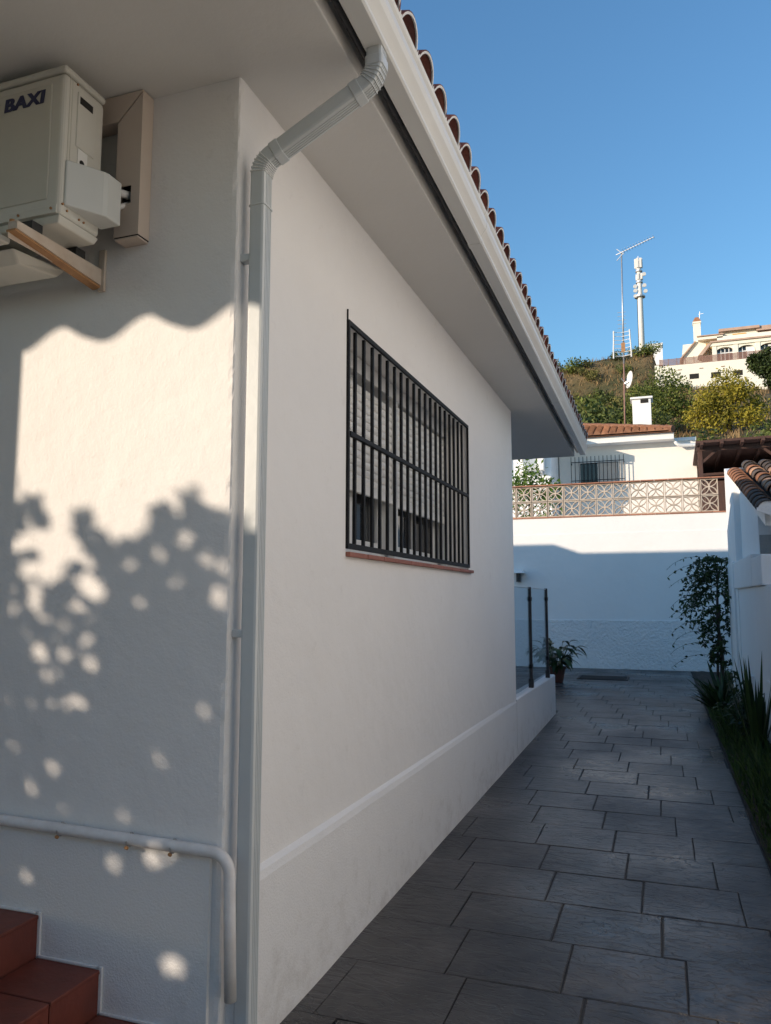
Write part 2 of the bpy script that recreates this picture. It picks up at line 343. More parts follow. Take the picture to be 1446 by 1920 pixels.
# ------------------------------------------------------------------ terrain
def smooth(a, b, x):
    t = min(1, max(0, (x - a) / (b - a))); return t * t * (3 - 2 * t)
def hill_z(x, y):
    if y < 15.5: return -0.03
    z = 2.75
    if y > 36:
        if y < 45: z = 2.75 + (y - 36) / 9 * 4.2
        else: z = 6.95 + min(y - 45, 70) * 0.33
        if y > 115:
            up = 10.2 * smooth(115, 127, y)
            z += up
        if y > 200: z -= (y - 200) * 0.1
        left = max(0, -x - 2); z -= (left * 0.13 + 0.0006 * left * left) * smooth(60, 120, y)
        right = max(0, x - 24); z -= right * 0.08
        z += noise.noise((x * .07, y * .07, 3.1)) * 2.2 * smooth(45, 70, y) * (1 - 0.5 * smooth(100, 118, y)) + noise.noise((x * .3, y * .3, 9)) * 0.5 * smooth(45, 60, y)
        if x > 0.2 and y > 117: z = min(z, 34.6 - 6 * (1 - smooth(117, 117.2, y)))
    return max(z, -0.03) if y < 200 else z
def build_ground():
    xs = [-1500, -700, -350, -200, -130, -90, -60] + [-45 + i * 1.5 for i in range(61)] + [60, 90, 130, 200, 350, 700, 1500]
    ys = [-800, -300, -100, -30, -8, 0, 5, 10, 15.42, 15.5001, 20, 28, 36] + [38 + i * 1.6 for i in range(62)] + [140, 150, 165, 200, 260, 400, 800, 1800]
    m = MB(); nx = len(xs)
    for y in ys:
        for x in xs: m.v.append((x, y, hill_z(x, y)))
    for j in range(len(ys) - 1):
        for i in range(nx - 1):
            a = j * nx + i; m.f.append((a, a + 1, a + nx + 1, a + nx))
    o = m.build('hillside', M['hill'], None, smooth=True, raw=True); tag(o, 'dry scrubby hillside rising behind the cottage', None, None, 'structure')
    return o
build_ground()

# near yard: concrete, bed soil, path with pavers
yard = MB().box(-9, 0.46, -9, 15.4, -0.2, -0.016).build('yard', M['concrete']); tag(yard, 'grey concrete yard around the house', kind='structure')
bed = MB()
nxb, nyb = 9, 120
for j in range(nyb + 1):
    for i in range(nxb + 1):
        x = 0.445 + i / nxb * 0.42; y = 0.5 + j / nyb * 14.68
        bed.v.append((x, y, -0.008 + 0.02 * noise.noise((x * 9, y * 9, 0)) + 0.02 * math.sin(math.pi * i / nxb)))
for j in range(nyb):
    for i in range(nxb):
        a = j * (nxb + 1) + i; bed.f.append((a, a + 1, a + nxb + 2, a + nxb + 1))
o = bed.build('garden_bed', M['soil'], smooth=True, raw=True); tag(o, 'narrow strip of dark soil along the right wall', kind='structure')

path = MB().box(-1.20, 0.44, 1.6, 15.2, -0.05, -0.0055).box(-3.2, -1.2001, 9.13, 15.2, -0.05, -0.0055).build('path', M['joint']); tag(path, 'dark stamped slate path running between the house and the garden wall', kind='structure')
PW, PH = 0.400, 0.389
def paver_mesh(w, h, b=0.004):
    t = 0.0; z0 = -0.0053
    m = MB(); rnd = lambda: random.uniform(-0.0016, 0.0016)
    lo = [(0, 0), (w, 0), (w, h), (0, h)]
    mid = []
    for k in range(4):                               # hand-cut edge: two points per side, a little off line
        (x0, y0), (x1, y1) = lo[k], lo[(k + 1) % 4]
        for f in (0.0, 0.36, 0.7): mid.append((x0 + (x1 - x0) * f + rnd(), y0 + (y1 - y0) * f + rnd()))
    n = len(mid)
    for x, y in mid: m.v.append((x, y, z0))
    for x, y in mid: m.v.append((x, y, -0.003))
    for x, y in mid:
        m.v.append((w/2 + (x - w/2) * (1 - 2*b/w), h/2 + (y - h/2) * (1 - 2*b/h), 0.0))
    for r in (0, 1):
        for k in range(n): m.f.append((r*n+k, r*n+(k+1)%n, (r+1)*n+(k+1)%n, (r+1)*n+k))
    m.f.append(tuple(2*n + k for k in range(n)))
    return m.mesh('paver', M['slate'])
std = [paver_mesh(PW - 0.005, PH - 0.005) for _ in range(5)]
k = 0; y = 3.922 - PH * 6
row = -6
while y < 15.15:
    off = -0.609 - 0.081 * row
    h = min(PH, 15.19 - y)
    XLo = -1.19 if y < 9.2 else -3.1
    x0 = off - math.ceil((off - XLo) / PW) * PW
    while x0 < 0.43:
        xa, xb = max(x0, XLo), min(x0 + PW, 0.438)
        if xb - xa > 0.03:
            fine = xb < -0.62 and y < 9.2
            worn = fine or xb > .40; g = 0.001 if worn else random.uniform(.004, .006)
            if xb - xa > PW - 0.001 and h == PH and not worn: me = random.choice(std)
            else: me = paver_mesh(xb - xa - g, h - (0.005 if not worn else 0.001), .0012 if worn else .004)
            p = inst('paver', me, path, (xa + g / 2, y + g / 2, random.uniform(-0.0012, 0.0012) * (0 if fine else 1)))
            if not fine: p.rotation_euler = (random.uniform(-.003, .003), random.uniform(-.003, .003), 0)
        x0 += PW
    y += PH; row += 1

# ------------------------------------------------------------------ the white house
WX, WY, ZS = -1.18, 1.961, 2.925         # side wall plane, front wall plane, soffit height
YB = 6.57                                # rear end of the side wall
house = thing('house', (WX, WY, 0), 'white single storey house with tiled eaves filling the left of the view', 'house')
y0w, y1w, z0w, z1w = 2.834, 4.930, 1.488, 2.449
def corner_wall():
    m = MB(); rows = 150; zs = [i * (ZS + 0.02) / rows for i in range(rows + 1)]
    cols = [(-9.0, WY), (WX - 0.06, WY), (WX - 0.02, WY), (WX - 0.006, WY + 0.0012), (WX - 0.0015, WY + 0.0055), (WX, WY + 0.02), (WX, WY + 0.05), (WX, y0w)]
    b = 0
    for z in zs:
        for i, (x, yy) in enumerate(cols):
            j = 0.0
            if 3 <= i <= 4: j = noise.noise((z * 22, i * .4, 1.7)) * 0.0035 + noise.noise((z * 60, i * .3, 5)) * 0.002 + 0.003 * max(0, noise.noise((z * 3, 7, 2)))
            m.v.append((x - j, yy + j, z))
    n = len(cols)
    for r in range(rows):
        for c in range(n - 1):
            a = r * n + c; m.f.append((a, a + 1, a + n + 1, a + n))
    # side wall round the window opening, reveal, far part, rear wall
    q = lambda *p: m.add(p, [(0, 1, 2, 3)])
    q((WX, y0w, 0), (WX, y1w, 0), (WX, y1w, z0w), (WX, y0w, z0w))
    q((WX, y0w, z1w), (WX, y1w, z1w), (WX, y1w, ZS + .02), (WX, y0w, ZS + .02))
    q((WX, y1w, 0), (WX, YB, 0), (WX, YB, ZS + .02), (WX, y1w, ZS + .02))
    q((WX, YB, 0), (-9, YB, 0), (-9, YB, ZS + .02), (WX, YB, ZS + .02))
    D = WX - 0.26
    q((WX, y0w, z0w), (WX, y0w, z1w), (D, y0w, z1w), (D, y0w, z0w))
    q((WX, y1w, z1w), (WX, y1w, z0w), (D, y1w, z0w), (D, y1w, z1w))
    q((WX, y0w, z1w), (WX, y1w, z1w), (D, y1w, z1w), (D, y0w, z1w))
    q((WX, y1w, z0w), (WX, y0w, z0w), (D, y0w, z0w), (D, y1w, z0w))
    return m
wall = corner_wall().build('wall', M['plaster'], house, raw=True)
# plinth: bevelled skirt of rougher plaster, drifting a little towards the house
pl = MB(); px = lambda yy: -1.146 - 0.0045 * yy
for i in range(61):
    yy = WY + 0.03 + (YB - WY - 0.03) * i / 60; zt = 0.497 - 0.006 * (yy - 2)
    w = noise.noise((yy * 2.5, 0, 4)) * 0.003
    for (x, z) in ((-1.22, 0), (px(yy) + w, 0), (px(yy) + w, zt - 0.03), (px(yy) - 0.006 + w, zt - 0.008), (-1.1815, zt + 0.006), (-1.22, zt + 0.006)): pl.v.append((x, yy, z))
for i in range(60):
    for kx in range(6): pl.f.append((i*6+kx, i*6+(kx+1) % 6, (i+1)*6+(kx+1) % 6, (i+1)*6+kx))
pl.f.append(tuple(range(6)))
pl.build('plinth', M['plinth'], house)
# front plinth: rougher band under the conduit
fp = MB(); n = 40
for i in range(n + 1):
    x = -2.6 + (WX - 0.035 + 2.6) * i / n; w = noise.noise((x * 3, 2, 4)) * 0.002
    for (yy, z) in ((WY + .05, 0), (WY - 0.012 + w, 0), (WY - 0.012 + w, 0.588), (WY - 0.004, 0.602), (WY + .05, 0.602)): fp.v.append((x, yy, z))
for i in range(n):
    for kx in range(5): fp.f.append((i*5+kx, i*5+(kx+1) % 5, (i+1)*5+(kx+1) % 5, (i+1)*5+kx))
fp.f.append(tuple(n*5 + kx for kx in range(5)))
fp.build('plinth', M['plinth'], house)

KX = math.tan(R(SUN_AZ)); KZ = math.tan(R(SUN_EL)) / math.cos(R(SUN_AZ))
# eaves: X drifts slightly outwards towards the camera
def ex(base, yy): return base - 0.0066 * (yy - 1.8)
YF, YR = -0.10, 8.93                       # front and rear eave lines
sof = MB()
sof.hexa([(-9, YF + .30, ZS), (ex(-.833, YF), YF + .30, ZS), (ex(-.833, YR), YR, ZS), (-9, YR, ZS),
          (-9, YF + .30, ZS + .062), (ex(-.833, YF), YF + .30, ZS + .062), (ex(-.833, YR), YR, ZS + .062), (-9, YR, ZS + .062)])
sof.build('soffit', M['soffit'], house, bevel=0.004)
fas = MB()                                # upper eave slab behind the gutter
fas.hexa([(-9, YF + .25, ZS + .0625), (ex(-.848, YF), YF + .25, ZS + .0625), (ex(-.848, YR), YR - .02, ZS + .0625), (-9, YR - .02, ZS + .0625),
          (-9, YF + .25, ZS + .12), (ex(-.80, YF), YF + .25, ZS + .12), (ex(-.80, YR), YR - .02, ZS + .12), (-9, YR - .02, ZS + .12)])
fas.build('fascia', M['white_paint'], house)
# dark tube along the joint, with small clips
tb = MB().tube([(ex(-.798, yy), yy, ZS + .050) for yy in (YF + .3, 2, 4, 6, YR - .01)], 0.015, 14)
tube = tb.build('dark_tube', M['black_tube'], house, smooth=True)
for yy in (2.42, 3.16, 3.26, 4.9, 5.0, 6.5, 6.62, 7.7, 8.3):
    MB().box(ex(-.790, yy), ex(-.780, yy), yy - .007, yy + .007, ZS + .028, ZS + .044).build('clip', M['black_tube'], tube)
# gutter: ogee profile
gp = [(-.066, .15), (-.066, .004), (-.062, 0), (-.006, 0), (0, .006), (.0, .014), (-.006, .022), (-.006, .032), (.004, .046), (.016, .062), (.023, .08), (.024, .098), (.019, .112), (.011, .122), (.010, .134), (.018, .142), (.022, .152), (.018, .160), (.010, .160), (.006, .150), (.012, .098), (-.004, .04), (-.012, .010), (-.060, .010), (-.060, .15)]
gu = MB().sweep(gp, [((ex(-.706, yy), yy, ZS), (1, 0, 0), (0, 0, 1)) for yy in (YF, 3, 5, 7, 8.88)])
gutter = gu.build('gutter', M['gutter'], house)
for yy in (3.35, 6.4):
    MB().sweep([(a_ * 1.02 - (.0012 if a_ < -.03 else -.0012), b_ - (.0015 if b_ < .02 else 0)) for a_, b_ in gp[:19]], [((ex(-.706, q_), q_, ZS), (1, 0, 0), (0, 0, 1)) for q_ in (yy - .02, yy + .02)]).build('joint_sleeve', M['gutter'], gutter)
for yy in (1.4, 2.9, 4.4, 5.9, 7.4, 8.6):
    MB().bar((ex(-.768, yy), yy, ZS + .150), (ex(-.695, yy), yy, ZS + .155), .018, .003).build('bracket', M['gutter'], gutter)
# eave tiles
def barrel(r0, r1, L, th=0.011, up=True, n=10, a0=0.0):
    """half-round tile along +X from 0 (mouth) to -L; up: cover (arched), else channel"""
    m = MB(); s = 1 if up else -1
    for x, r in ((0, r0), (-L, r1)):
        for rr in (r, r - th):
            for k in range(n + 1):
                a = a0 + (math.pi - 2 * a0) * k / n; m.v.append((x, math.cos(a) * rr, s * math.sin(a) * rr))
    q = n + 1
    for k in range(n):
        m.f += [(k, k+1, 2*q+k+1, 2*q+k), (q+k, q+k+1, 3*q+k+1, 3*q+k), (k, k+1, q+k+1, q+k), (2*q+k, 2*q+k+1, 3*q+k+1, 3*q+k)]
    m.f += [(0, q, 3*q, 2*q), (n, q+n, 3*q+n, 2*q+n)]
    return m
roof = MB()
# roof surface: side slope and front slope (hipped), corrugated like the tile rows
def roof_z(x, yy):
    a = (ex(-.72, yy) - x) * 0.36; b = (yy - YF) * 0.36; c = (YR + .1 - yy) * .36
    return 3.085 + max(0, min(a, b, c))
nxs, nys = 230, 240
for j in range(nys + 1):
    yy = YF - .05 + (YR - YF + .1) * j / nys
    for i in range(nxs + 1):
        x = -9 + (9 + ex(-.86, yy)) * (i / nxs) ** 0.7
        a = (ex(-.72, yy) - x); b = (yy - YF)
        zz = roof_z(x, yy)
        if b < a: zz += -0.083 + 0.034 * math.cos((x + 1.492 + KX * 2.111) / 0.338 * 2 * math.pi)
        else: zz += -0.012 + 0.028 * math.cos((yy - 2.19) / 0.19 * 2 * math.pi)
        roof.v.append((x, yy, zz))
for j in range(nys):
    for i in range(nxs):
        a = j * (nxs + 1) + i; roof.f.append((a, a + 1, a + nxs + 2, a + nxs + 1))
roof = roof.build('roof', M['terracotta'], house, smooth=True, raw=True)
MB().box(-9, ex(-.86, YF), YF + .16, YF + .30, 3.0, 3.05).build('front_fascia', M['white_paint'], house)
TR = .089
cov = barrel(TR, .066, .36, th=.010, n=12).mesh('cover_tile', M['terracotta'], True)
mo = MB(); n = 14                                     # white mortar: rim round the mouth, webs down to the gutter
for xx_, r0, r1 in ((.002, TR - .0025, TR - .010), (-.003, TR - .0025, TR - .010)):
    for rr_ in (r0, r1):
        for k in range(n + 1):
            a = math.pi * k / n; mo.v.append((xx_, math.cos(a) * rr_, math.sin(a) * rr_ - .002))
q = n + 1
for k in range(n):
    mo.f += [(k, k+1, q+k+1, q+k), (q+k, q+k+1, 3*q+k+1, 3*q+k)]
for sgn in (1, -1):
    mo.add([(.0035, sgn * (TR - .016), .0), (.0035, sgn * .0965, -.045), (.0035, sgn * .0965, .018), (.0035, sgn * (TR - .004), .034), (.0035, sgn * (TR - .02), -.05)], [(0, 1, 2, 3), (0, 4, 1)])
mome = mo.mesh('mortar_rim', M['mortar'], False)
plug = MB()
plug.add([(-.07, .066, .004), (-.07, -.066, .004), (-.045, -.07, -.05), (-.045, .07, -.05)], [(0, 1, 2, 3)])
plugme = plug.mesh('mortar_plug', M['mortar'])
yy = 2.189 - 0.19 * 11; ti = 0
while yy < YR + .02:
    e = ex(-.702, yy) + random.uniform(-.006, .006)
    z = 3.086 + random.uniform(-.003, .003)
    t_ = inst('cover_tile', cov, roof, (e, yy, z), (random.uniform(-.03, .03), 0.30, random.uniform(-.03, .03)))
    inst('mortar_rim', mome, roof, (e, yy, z), (0, 0.30, 0))
    inst('mortar_plug', plugme, roof, (e, yy, z), (0, 0.30, 0))
    yy += 0.19
# unseen rear storey and stepped parapet added to shade the far garden wall
MB().box(-9.5, -4.6, 7.4, 10.0, 2.9, 4.26).build('added_shade_storey', M['plaster'], house)
MB().box(-9.5, -7.72, 7.6, 10.0, 4.2602, 4.44).build('parapet', M['plaster'], house)
MB().box(-9, -3.6, YB + .002, 10.0, 0, 2.9).build('rear_room', M['plaster'], house)
MB().box(-9, -1.99 - KX * 1.24, .72, WY - .001, 0, 2.92).build('added_shade_wing', M['plaster'], house, bevel=.01)  # unseen wing added to cast the left shadow edge and dim the sky

# window: frame, sashes, shutter, grille, sill
win = MB().box(WX - .262, WX - .20, y0w, y1w, z0w, z0w + .045).box(WX - .262, WX - .20, y0w, y1w, z1w - .045, z1w)\
    .box(WX - .262, WX - .20, y0w, y0w + .045, z0w + .045, z1w - .045).box(WX - .262, WX - .20, y1w - .045, y1w, z0w + .045, z1w - .045)\
    .box(WX - .262, WX - .185, (y0w+y1w)/2 - .03, (y0w+y1w)/2 + .03, z0w + .045, z1w - .045).build('window', M['window_white'], house, bevel=.003)
for a, b, xo in ((y0w + .045, 3.40, -.215), (3.37, 3.852, -.235), (3.912, 4.42, -.215), (4.39, y1w - .045, -.235)):
    s = MB(); x0, x1 = WX + xo - .02, WX + xo + .015; za, zb = z0w + .047, z1w - .05
    s.box(x0, x1, a, a + .05, za, zb).box(x0, x1, b - .05, b, za, zb).box(x0, x1, a + .05, b - .05, za, za + .055).box(x0, x1, a + .05, b - .05, zb - .05, zb)
    s.build('sash', M['window_white'], win, bevel=.002)
    MB().box(x0 + .012, x0 + .018, a + .05, b - .05, za + .055, zb - .05).build('pane', M['glass_dark'], win)
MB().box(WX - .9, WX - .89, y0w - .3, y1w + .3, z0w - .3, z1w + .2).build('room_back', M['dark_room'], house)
SX = WX - .155
shut = MB().box(SX - .06, SX + .012, y0w + .004, y1w - .004, z1w - .078, z1w - .002).build('roller_shutter', M['window_white'], house, bevel=.002)
for ga_, gb_ in ((y0w + .004, y0w + .03), (y1w - .03, y1w - .004), (3.852, 3.912)): MB().box(SX - .022, SX + .012, ga_, gb_, z0w + .002, z1w - .079).build('guide', M['window_white'], shut, bevel=.002)
for (a, b, zb) in ((y0w + .032, 3.85, 1.800), (3.914, y1w - .032, 1.790)):
    L = b - a
    sp = MB(); H = 0.040
    prof = [(0, 0), (.006, .003), (.010, .012), (.011, .022), (.009, .032), (.003, .0385), (0, .0385)]
    sp.sweep(prof, [((0, 0, 0), (1, 0, 0), (0, 0, 1)), ((0, L, 0), (1, 0, 0), (0, 0, 1))])
    me = sp.mesh('slat', M['shutter'], False)
    z = zb + .05
    while z < z1w - .12:
        inst('slat', me, shut, (SX - .012 + random.uniform(-.001, .001), a, z)); z += H
    MB().box(SX - .014, SX + .004, a, b, zb, zb + .049).build('bottom_bar', M['shutter'], shut, bevel=.003)
GX = WX + .004
gr = MB()
gr.box(GX - .006, GX + .006, y0w + .004, y1w - .004, z1w - .022, z1w - .003).box(GX - .006, GX + .006, y0w + .004, y1w - .004, z0w + .012, z0w + .034)
gr.box(GX - .006, GX + .006, y0w + .004, y0w + .018, z0w + .034, z1w - .022).box(GX - .006, GX + .006, y1w - .018, y1w - .004, z0w + .034, z1w - .022)
grille = gr.build('window_grille', M['iron'], house)
mid = 1.972
MB().box(GX - .007, GX + .009, y0w + .022, y1w - .022, mid - .009, mid + .009).build('cross_rail', M['iron'], grille)
bars = 19; bme = MB().box(-.006, .006, -.0085, .0085, 0, z1w - z0w - .056).mesh('bar', M['iron'])
for i in range(bars):
    yy = y0w + .013 + (y1w - y0w - .026) * (i + 1) / (bars + 1)
    inst('bar', bme, grille, (GX - .0135, yy + random.uniform(-.003, .003), z0w + .034))
MB().box(GX - .003, GX + .003, y0w + .000, y0w + .004, z1w - .01, z1w + .04).build('lug', M['iron'], grille)
yy = y0w - .0; i = 0
while yy < y1w + .05:
    L = min(.2, y1w + .06 - yy)
    MB().box(WX - .15, WX + .022 + random.uniform(-.002, .002), yy + .002, yy + L - .002, z0w - .020, z0w - .001).build('sill_tile', M['sill'], house, bevel=.003)
    yy += .2

# downpipe: rectangular, ribbed side, two elbows, clips
def rpipe(w, d, ribs=True):
    c_ = min(.009, w / 5); p = [(-w/2, -d/2 + c_), (-w/2 + c_*.3, -d/2 + c_*.3), (-w/2 + c_, -d/2), (w/2 - c_, -d/2), (w/2 - c_*.3, -d/2 + c_*.3)]
    if ribs:
        for k in range(1, 5):
            b = -d/2 + c_*.6 + (d - 1.2*c_) * k / 5
            p += [(w/2, b - .0026), (w/2 - .0034, b - .0010), (w/2 - .0034, b + .0010), (w/2, b + .0026)]
    else: p += [(w/2, -d/2 + c_), (w/2, d/2 - c_)]
    p += [(w/2 - c_*.3, d/2 - c_*.3), (w/2 - c_, d/2), (-w/2 + c_, d/2), (-w/2 + c_*.3, d/2 - c_*.3), (-w/2, d/2 - c_)]
    return p
PXc, PYc = -1.123, 2.002
pw, pd = 0.052, 0.056
fr = []
def frame(x, z, ang):     # ang: direction of travel in XZ plane (0 = down, positive turns to -X)
    # 'right' side of the pipe (outer/ribbed) vector A, depth vector B = +Y
    A = Vector((math.cos(ang), 0, -math.sin(ang)))
    return ((x, PYc, z), A, (0, 1, 0))
ox, oz = -.742, ZS + .004
fr.append(frame(ox, oz, 0)); fr.append(frame(ox, oz - .045, 0))
c1 = (ox - .075, oz - .045)
tilt = R(63)
for k in range(1, 9):
    a = tilt * k / 8; fr.append(frame(c1[0] + .075 * math.cos(a), c1[1] - .075 * math.sin(a), a))
x1, z1 = fr[-1][0][0], fr[-1][0][2]
rr = .07; xe = PXc + rr * (1 - math.cos(tilt))
Ls = (x1 - xe) / math.sin(tilt)
x2, z2 = xe, z1 - Ls * math.cos(tilt)
fr.append(frame(x1 - (x1 - x2) * .2, z1 - (z1 - z2) * .2, tilt)); fr.append(frame(x2, z2, tilt))
c2 = (x2 + rr * math.cos(tilt), z2 - rr * math.sin(tilt))
for k in range(1, 9):
    a = tilt * (1 - k / 8); fr.append(frame(c2[0] - rr * math.cos(a), c2[1] + rr * math.sin(a), a))
# (the centre of the lower bend lies on the outer side)
zb_ = fr[-1][0][2]
fr.append(frame(PXc, zb_ - .05, 0)); fr.append(frame(PXc, 1.2, 0)); fr.append(frame(PXc, 0.0, 0))
dp = MB().sweep(rpipe(pw, pd), fr)
downpipe = dp.build('downpipe', M['pipe'], house)
def sleeve(f, name, grow=.006, L=.012, mat='pipe'):
    o, A, B = Vector(f[0]), Vector(f[1]), Vector(f[2]); t = A.cross(B).normalized()
    MB().sweep(rpipe(pw + grow, pd + grow, False), [(o - t * L/2, A, B), (o + t * L/2, A, B)]).build(name, M[mat], downpipe, bevel=.002)
sleeve(fr[1], 'sleeve', .005, .03)
sleeve(frame(x1 - (x1 - x2) * .06, z1 - (z1 - z2) * .06, tilt), 'sleeve', .005, .03)
sleeve(frame(x1 - (x1 - x2) * .93, z1 - (z1 - z2) * .93, tilt), 'sleeve', .005, .03)
sleeve(frame(PXc, zb_ - .1, 0), 'sleeve', .005, .006)
for k in (3, 4, 5, 6, 7):
    sleeve(fr[k], 'crimp', .0045, .004)
for k in range(13, 19):
    if k < len(fr) - 3: sleeve(fr[k], 'crimp', .005, .004, 'seal')
for z in (2.34, 1.2, .42):
    MB().box(WX - .002, PXc - pw/2 + .002, PYc - .022, PYc + .010, z - .011, z + .011).build('clip', M['pipe'], downpipe, bevel=.003)

# ------------------------------------------------------------------ air conditioner
XR, XL, Ya, Yb, Za, Zb = -1.611, -2.42, 1.687, 1.862, 2.417, 2.886
ac = thing('air_conditioner', ((XR + XL) / 2, (Ya + Yb) / 2, Za), 'cream outdoor air conditioner unit lettered in navy on the shaded house wall', 'air conditioner')
b = MB().box(XL, XR, Ya, Yb, Za, Zb - .024).build('casing', M['ac'], ac, bevel=.016, seg=4)
MB().box(XL - .001, XR + .0015, Ya - .0015, Yb + .002, Zb - .022, Zb).build('lid', M['ac'], ac, bevel=.009, seg=3)
MB().box(XL + .03, XR - .045, Ya - .0035, Ya + .002, Za + .05, Zb - .055).build('front_panel', M['ac_panel'], ac, bevel=.003)
MB().box(XL + .01, XR - .01, Ya - .001, Ya + .01, Za + .004, Za + .03).build('kick_strip', M['ac'], ac, bevel=.002)
for yq in (Ya + .020, Ya + .030): MB().box(XR - .0005, XR + .0012, yq, yq + .003, Za + .03, Zb - .03).build('groove', M['ac_panel'], ac)
# right side: access panel with hand grip, label, valve cover
MB().box(XR - .004, XR + .004, Ya + .052, Yb - .045, 2.655, 2.83).build('access_panel', M['ac'], ac, bevel=.003)
MB().box(XR + .0035, XR + .0048, Ya + .06, Yb - .06, 2.795, 2.818).build('hand_grip', M['void'], ac)
MB().box(XR + .001, XR + .0025, Ya + .062, Ya + .102, 2.58, 2.652).build('rating_label', M['white_paint'], ac)
MB().tube([(XR + .002, Ya + .08, 2.612), (XR + .0036, Ya + .08, 2.612)], .010, 12).build('seal_mark', M['iron'], ac)
vcp = [(XR - .003, 1.704), (XR + .006, 1.701), (XR + .066, 1.792), (XR + .072, 1.806), (XR + .072, 1.868), (XR - .003, 1.868)]; nv = len(vcp)
vc = MB(); vc.v = [(x, y_, 2.449) for x, y_ in vcp] + [(x, y_, 2.590) for x, y_ in vcp]; vc.f = [tuple(range(nv))[::-1], tuple(range(nv, 2*nv))] + [(k, (k+1) % nv, nv + (k+1) % nv, nv + k) for k in range(nv)]
vc.build('valve_cover', M['ac_cover'], ac, bevel=.014, seg=4)
base = MB()
base.hexa([(XL + .01, Ya + .012, Za - .022), (XR - .012, Ya + .012, Za - .022), (XR - .012, Yb - .01, Za - .022), (XL + .01, Yb - .01, Za - .022),
           (XL, Ya + .004, Za - .0005), (XR - .002, Ya + .004, Za - .0005), (XR - .002, Yb - .002, Za - .0005), (XL, Yb - .002, Za - .0005)])
base.build('base_pan', M['ac'], ac, bevel=.004)
for (sx, sy, sz) in ((XR - .028, Ya - .0045, Za + .018), (XR - .15, Ya - .0045, Za + .016), (XR - .26, Ya - .0045, Za + .016)):
    MB().tube([(sx, sy, sz), (sx, sy + .004, sz)], .004, 8).build('screw', M['rust'], ac)
for (sy, sz) in ((Ya + .03, Za + .02), (Ya + .08, Za + .017), (Ya + .10, Za + .017), (Ya + .012, 2.45), (Ya + .05, 2.85)):
    MB().tube([(XR - .001, sy, sz), (XR + .004, sy, sz)], .0035, 8).build('screw', M['rust'], ac)
def letters(word, x, yy, z, h, slant, parent, mat):
    cu = bpy.data.curves.new('lettering', 'FONT'); cu.body = word; cu.size = h / 0.69; cu.extrude = .0006; cu.offset = h * .03; cu.shear = slant; cu.space_character = 1.06
    tmp = bpy.data.objects.new('tmp', cu); col.objects.link(tmp)
    dg = bpy.context.evaluated_depsgraph_get(); me = bpy.data.meshes.new_from_object(tmp.evaluated_get(dg))
    bpy.data.objects.remove(tmp)
    vv = [tuple(v.co) for v in me.vertices]; ff = [tuple(p.vertices) for p in me.polygons]; big = MB()
    for i_, dx_ in enumerate((-.0022, -.0007, .0007, .0022)): big.add([(a_ + dx_, b_, c_ + .00005 * i_) for a_, b_, c_ in vv], ff)
    me = big.raw('lettering', mat)
    o = inst('lettering', me, parent, (x, yy, z), (R(90), 0, 0)); return o
lt = letters('BAXI', -1.8375, Ya - .0046, 2.7750, .040, .10, ac, M['blue_print']); lt.scale = (1.17, 1, 1)
# bracket arm and wall plate
br = thing('wall_bracket', (-1.69, WY, 2.31), 'rust stained angle bracket carrying the air conditioner', 'bracket')
AX = -1.675
MB().box(AX - .032, AX - .030, 1.60, WY - .004, 2.318, 2.364).box(AX - .0298, AX, 1.60, WY - .004, 2.361, 2.364).build('arm', M['bracket'], br)
MB().hexa([(AX - .030, 1.60, 2.3405), (AX + .001, 1.60, 2.3405), (AX + .001, WY - .005, 2.309), (AX - .030, WY - .005, 2.309),
           (AX - .030, 1.60, 2.3605), (AX + .001, 1.60, 2.3605), (AX + .001, WY - .005, 2.3605), (AX - .030, WY - .005, 2.3605)]).build('web', M['bracket'], br, bevel=.001)
MB().hexa([(AX - .036, 1.598, 2.334), (AX - .003, 1.598, 2.334), (AX - .003, WY - .006, 2.301), (AX - .036, WY - .006, 2.301),
           (AX - .036, 1.598, 2.340), (AX - .003, 1.598, 2.340), (AX - .003, WY - .006, 2.308), (AX - .036, WY - .006, 2.308)]).build('flange', M['rust'], br)
MB().box(AX - .012, AX + .012, WY - .012, WY - .001, 2.29, 2.43).build('wall_plate', M['bracket'], br, bevel=.002)
MB().box(AX - .05, AX - .005, 1.66, 1.70, 2.3645, 2.394).build('rubber_mount', M['drain'], br)
MB().box(AX - .05, AX - .005, 1.84, 1.88, 2.3645, 2.394).build('rubber_mount', M['drain'], br)
MB().tube([(AX - .03, 1.612, 2.36), (AX - .03, 1.612, 2.375)], .008, 8).build('bolt', M['rust'], br)
rail = MB().box(-2.5, -1.80, 1.62, 1.70, 2.356, 2.375).hexa([(-2.5, 1.76, 2.325), (-1.83, 1.76, 2.325), (-1.79, 1.88, 2.325), (-2.5, 1.88, 2.325), (-2.5, 1.71, 2.352), (-1.80, 1.71, 2.352), (-1.77, 1.90, 2.352), (-2.5, 1.90, 2.352)])
o = rail.build('drip_tray', M['ac'], None, bevel=.006); tag(o, 'pale metal drip tray under the air conditioner, left of its bracket', 'tray')
# duct cover
tr = thing('duct_cover', (-1.55, 1.93, 2.44), 'pinkish plastic duct cover mitred at the top, beside the air conditioner', 'duct cover')
X0, X1, Z0, Z1 = -1.595, -1.502, 2.437, 2.921; yf, yb = 1.905, WY - .001; mi = 2.830
def prismY(pts, ya, yb_):
    m = MB(); n = len(pts)
    m.v = [(x, ya, z) for x, z in pts] + [(x, yb_, z) for x, z in pts]
    m.f = [tuple(range(n)), tuple(range(n, 2*n))[::-1]] + [(k, (k+1) % n, n + (k+1) % n, n + k) for k in range(n)]
    return m
hx0, hx1, hz0, hz1 = X0 + .001, -1.535, 2.545, 2.605
